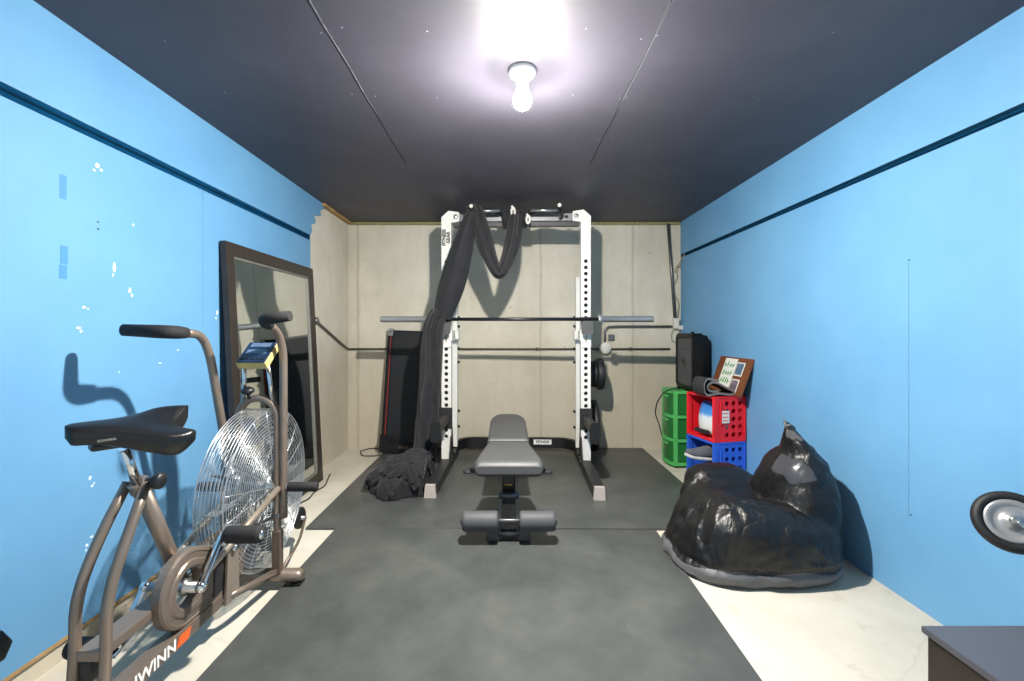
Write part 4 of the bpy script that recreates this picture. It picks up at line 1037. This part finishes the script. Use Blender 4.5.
# picture board leaning on the wall
pbm = thing('photo_board', 'brown board with pinned photos leaning on the right wall above the red crate', 'picture board', (1.62, 3.3, ctop))
b0, b1_ = V((1.585, 0, ctop + .003)), V((PRX - .008, 0, .945)); bv = (b1_ - b0).normalized(); bu = V((0, -1, 0)); bn = bu.cross(bv).normalized()
if bn.x > 0: bn = -bn
BL = (b1_ - b0).length; by0, by1 = -3.55, -3.085
def bq(bm, a0, a1, c0, c1, th, off): prism(bm, [(a0, c0), (a1, c0), (a1, c1), (a0, c1)], b0 + bn * off, bu, bv, bn, th)
bm = NB(); bq(bm, by0, by1, 0, BL, .012, -.012); obj('board', bm, 'board_wood', pbm)
bm = NB(); bq(bm, by0 + .10, by0 + .275, .04, BL - .012, .002, .0); pg = obj('notice_sheet', bm, 'paper', pbm)
bm = NB(); rr_ = random.Random(5)
for r_ in range(3):
    for i in range(4):
        a = by0 + .118 + i * .036; cz = .075 + r_ * .062; k_ = rr_.uniform(-.01, .014); h_ = rr_.uniform(.02, .04); prism(bm, [(a, cz), (a + .012, cz - .004), (a + .02 + k_, cz + h_), (a + .008 + k_, cz + h_ + .004)], b0 + bn * .002, bu, bv, bn, .001); prism(bm, [(a + .004, cz + h_ * .4), (a + .026, cz + h_ * .3), (a + .027, cz + h_ * .3 + .007), (a + .004, cz + h_ * .4 + .007)], b0 + bn * .002, bu, bv, bn, .001)
obj('sheet_print', bm, 'paper_green', pg)
for c0, c1, mm in ((.02, .115, 'photo_b'), (.14, .24, 'photo_a')):
    bm = NB(); bq(bm, by0 + .285, by0 + .39, c0, c1, .002, .0); ph = obj('photograph', bm, 'paper', pbm)
    bm = NB(); bq(bm, by0 + .293, by0 + .382, c0 + .008, c1 - .008, .001, .002); obj('photo_image', bm, mm, ph)

# ------------------------------------------------------------------ shoes in the blue crate
def shoe(loc, rz, tilt, label, mat, roll=0.0):
    mt = Matrix.Translation(loc) @ Matrix.Rotation(rz, 4, 'Z') @ Matrix.Rotation(tilt, 4, 'Y') @ Matrix.Rotation(roll, 4, 'X')
    t = thing('sneaker', label, 'shoe', tuple(loc), 0, 'shoes by the blue crate')
    def hwid(s): return .034 + .012 * math.sin(min(1, s * 1.15) * PI * .9 + .25) - .012 * max(0, (s - .8) / .2) ** 2
    bm = NB(); secs = []
    for i in range(15):
        s = i / 14; x = -.135 + .27 * s; e = math.sqrt(max(.05, 1 - (1 - min(1, min(s, 1 - s) / .08)) ** 2)); hw_ = hwid(s) * e
        secs.append([V((x, y * hw_, .0 + (z * .012) + .012 + .014 * max(0, (s - .75) / .25) ** 2)) for y, z in ((-1, -.8), (1, -.8), (1.03, 0), (1, 1), (-1, 1), (-1.03, 0))])
    loft(bm, secs); bm.transform(mt); obj('sole', bm, 'sole', t)
    bm = NB(); secs = []
    for i in range(15):
        s = i / 14; x = -.13 + .26 * s; e = math.sqrt(max(.05, 1 - (1 - min(1, min(s, 1 - s) / .1)) ** 2)); hw_ = hwid(s) * e * .95
        hh = (.075 if s < .4 else .075 - .045 * ((s - .4) / .6)) * (e * .4 + .6) ; base = .024 + .014 * max(0, (s - .75) / .25) ** 2
        ring = []
        for k in range(12):
            a = PI * k / 11; ring.append(V((x, math.cos(a) * hw_, base + math.sin(a) ** .7 * hh)))
        secs.append(ring)
    loft(bm, secs); bm.transform(mt); up_ = obj('upper', bm, mat, t)
    bm = NB(); lathe(bm, (-.07, 0, .094), (0, 0, 1), [(0, 0), (.022, .0), (.028, .004), (.024, .008), (0, .004)], 14); bm.transform(mt); obj('collar', bm, 'sneaker_dark', t)
    bm = NB()
    for i in range(4): x = -.02 + i * .02; z = .094 - .014 * i; tube(bm, [(x, -.022, z - .006), (x, 0, z + .002), (x, .022, z - .006)], .0028, 6)
    bm.transform(mt); obj('laces', bm, 'sole', up_)
    return t
shoe(mb @ V((.05, .17, .013)), PI + CT - .1, 0, 'dark sneaker lowest in the blue crate opening, mostly hidden', 'sneaker_dark')
shoe(mb @ V((.04, .10, .118)), PI + CT + .1, .0, 'grey sneaker under the topmost shoe in the blue crate', 'sneaker_grey')
shoe(mb @ V((-.03, .09, .232)), PI + CT - .05, -.12, 'grey sneaker with pale sole poking out of the blue crate, topmost', 'sneaker_grey')

# ------------------------------------------------------------------ bean bag
bb = thing('bean_bag_chair', 'large black nylon bean bag chair slumped against the right wall', 'bean bag', (1.22, 2.35, 0))
def sball(c, r, e=.72):
    x = bmesh.ops.create_icosphere(bm, subdivisions=4, radius=1.0)
    for v in x['verts']:
        q = [math.copysign(abs(k) ** e, k) for k in v.co]; v.co = V((q[0] * r[0] + c[0], q[1] * r[1] + c[1], q[2] * r[2] + c[2]))
bm = NB()
sball((1.13, 2.26, .165), (.33, .29, .20)); sball((1.24, 2.27, .15), (.34, .31, .18)); sball((1.0, 2.31, .16), (.18, .22, .165))
sball((1.22, 2.63, .265), (.20, .105, .105)); sball((1.24, 2.56, .17), (.26, .17, .17))
sball((1.45, 2.29, .25), (.15, .24, .25)); ball(bm, (1.44, 2.28, .42), (.13, .20, .15), 3)
for i in range(7):
    t = i / 6; ball(bm, (1.475 - .08 * t, 2.27 - .02 * t, .48 + .17 * t), (.07 * (1 - t) + .018, .14 * (1 - t) + .03, .06), 2)
bm = applied(bm, [('REMESH', dict(mode='VOXEL', voxel_size=.011)), ('SMOOTH', dict(factor=.5, iterations=6))])
def crease(p, a, b, w_):
    """signed closeness to a crease line from a to b"""
    ab = b - a; t = max(0, min(1, (p - a).dot(ab) / ab.length_squared)); return math.exp(-((p - (a + ab * t)).length / w_) ** 2)
CR = [(V((1.30, 2.42, .40)), V((1.02, 2.50, .33)), .045, .035), (V((1.33, 2.05, .38)), V((1.36, 2.45, .40)), .05, .03), (V((.80, 2.2, .25)), V((1.0, 2.05, .30)), .03, .016),
      (V((.80, 2.30, .20)), V((.98, 2.08, .22)), .025, .014), (V((1.02, 1.96, .33)), V((1.30, 1.97, .30)), .035, .014), (V((1.35, 1.98, .36)), V((1.42, 2.02, .16)), .03, .012)]
for v in bm.verts:
    p = v.co.copy(); nrm_ = V((p.x - 1.2, p.y - 2.33, p.z - .12)).normalized()
    v.co.z -= .075 * math.exp(-(((p.x - 1.20) / .16) ** 2 + ((p.y - 2.30) / .14) ** 2)) if p.z > .2 else 0
    dsp = .010 * noise.noise(p * 3.2)
    for a, b, w_, am in CR: dsp -= am * crease(p, a, b, w_)
    q = V((p.x * 7 + 2 * noise.noise(p * 3), p.y * 7, p.z * 4)); dsp += .010 * (.4 - min(1, abs(noise.noise(q)) * 3.0) ** .7)
    q = V((p.x * 16 + 3 * noise.noise(p * 4), p.y * 16, p.z * 9)); dsp += .005 * (.4 - min(1, abs(noise.noise(q)) * 3.0) ** .7)
    dsp -= .014 * math.exp(-((p.z - .074) / .014) ** 2)
    v.co += nrm_ * dsp
    hz_ = V((p.x - 1.2, p.y - 2.33, 0)); v.co += hz_.normalized() * ((.05 + .03 * max(0, min(1, (1.2 - p.x) / .3))) * max(0, 1 - p.z / .13) ** 1.5) * min(1, hz_.length / .25)
    v.co.x += .12 * max(0, min(1, (1.12 - v.co.x) / .28)) * (v.co.z / .34) * (1 if v.co.y < 2.55 else .4)
    v.co.x = min(v.co.x, PRX - .012); v.co.z = max(v.co.z, .003 + (MT + .004 if v.co.x < .87 or (v.co.y > 2.54 and v.co.x < 1.34) else 0))
full = applied(bm, [('SUBSURF', dict(levels=1))])
low = full.copy()
def isl(f):
    c = f.calc_center_median(); return c.z < .068 + .008 * math.sin(c.x * 21) + .008 * math.sin(c.y * 17)
bmesh.ops.delete(full, geom=[f for f in full.faces if isl(f)], context='FACES'); bmesh.ops.delete(low, geom=[f for f in low.faces if not isl(f)], context='FACES')
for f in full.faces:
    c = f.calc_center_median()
    if f.normal.y < .2 and max(abs((c.x - 1.37 + .45 * (c.z - .47)) / .058), abs((c.z - .475 - .25 * (c.x - 1.37)) / .048)) + .3 * noise.noise(c * 22) < 1 and c.y < 2.27: f.material_index = 1  # lighter material paints the light caught by a fold
obj('bag_body', full, ['nylon', 'fold_highlight'], bb); obj('base_panel', low, 'bag_grey', bb)
# top tab; the fold highlight is painted on the body above
bm = NB(); ribbon(bm, [V((1.425, 2.24, .60)), V((1.405, 2.24, .635)), V((1.395, 2.235, .672)), V((1.37, 2.22, .69))], [.10, .07, .045, .04], 1.0, .004, 14, 8, seed=3, depth=V((-1, -.3, 0)))
obj('carry_tab', applied(bm, [('SOLIDIFY', dict(thickness=.010, offset=0))]), 'bag_grey', bb)

# ------------------------------------------------------------------ wall wheel at right
wl = thing('caster_wheel', 'black-tyred wheel with chrome fork sticking out from the right wall', 'wheel', (PRX, 1.36, .58))
wc = P(1012, 522, 1.34); wax = V((-.55, -.70, .42)).normalized()
bm = NB(); lathe(bm, wc, wax, [(.062, -.017), (.074, -.021), (.084, -.014), (.088, 0), (.084, .014), (.074, .021), (.062, .017), (.062, -.017)], 44); obj('tyre', bm, 'tyre', wl)
bm = NB(); lathe(bm, wc, wax, [(0, -.012), (.056, -.012), (.063, -.018), (.063, .016), (.050, .019), (.046, .011), (.022, .016), (.018, .028), (0, .03)], 40); rm = obj('rim', bm, 'bar_steel', wl)
bm = NB(); lathe(bm, wc, wax, [(0, .028), (.012, .028), (.012, .042), (.008, .046), (0, .046)], 14); obj('hub_nut', bm, 'steel', rm)
pl = V((PRX - .006, 1.30, .46))
a_, b_ = frame_at(wax)
bm = NB()
for s in (-1, 1): tube(bm, rounded([wc + wax * s * .036, pl + V((-.09, -.0, .03)) + wax * s * .034, pl + V((-.01, 0, 0)) + wax * s * .02], .05), .017, 8, flat=.35)
obj('fork', bm, 'chrome', wl)
bm = NB(); box(bm, pl, (.012, .11, .11), bev=.004); obj('mount_plate', bm, 'steel', wl)

# ------------------------------------------------------------------ dark cabinet at lower right
BH = .45; bx_, by_ = P(920, 625, (CH - BH) * F / 293).x, (CH - BH) * F / 293
cab = thing('wooden_chest', 'low dark wooden chest with smooth grey top at lower right', 'chest', (bx_ + .25, by_ - .25, 0))
bm = NB(); box(bm, (bx_ + .274, by_ - .249, .2175), (.53, .48, .435), bev=.003); obj('chest_body', bm, 'cabinet_side', cab)
bm = NB(); box(bm, (bx_ + .271, by_ - .246, BH - .0075), (.54, .49, .015), bev=.003); obj('chest_top', bm, 'cabinet_top', cab)

# ------------------------------------------------------------------ dumbbell on a low stand at the left edge
sl = thing('dumbbell_stand', 'low black stand at the left edge below the saddle', 'stand', (-1.44, 1.20, 0))
bm = NB(); box(bm, (-1.455, 1.20, .237), (.10, .12, .016), bev=.003); obj('shelf', bm, 'rack_black', sl)
bm = NB(); box(bm, (-1.455, 1.20, .118), (.04, .04, .222)); obj('post', bm, 'rack_black', sl)
bm = NB(); box(bm, (-1.455, 1.20, .006), (.10, .12, .012), bev=.003); obj('base', bm, 'rack_black', sl)
db = thing('hex_dumbbell', 'black rubber hex dumbbell at the left edge of the photo', 'dumbbell', (-1.43, 1.20, .245))
for x0_, x1_ in ((-1.415, -1.342), (-1.508, -1.45)):
    bm = NB(); rr = .047; hz = .245 + rr * math.cos(PI / 6) + .001
    secs = [[V((x, 1.20 + r_ * math.cos(PI / 3 * k), hz + r_ * math.sin(PI / 3 * k))) for k in range(6)] for x, r_ in ((x0_, rr * .8), (x0_ + .012, rr), (x1_ - .012, rr), (x1_, rr * .8))]
    loft(bm, secs, smooth=False); obj('hex_head', bm, 'dumbbell', db)
bm = NB(); rod(bm, (-1.46, 1.20, hz), (-1.41, 1.20, hz), .014, 12); obj('handle', bm, 'bar_steel', db)
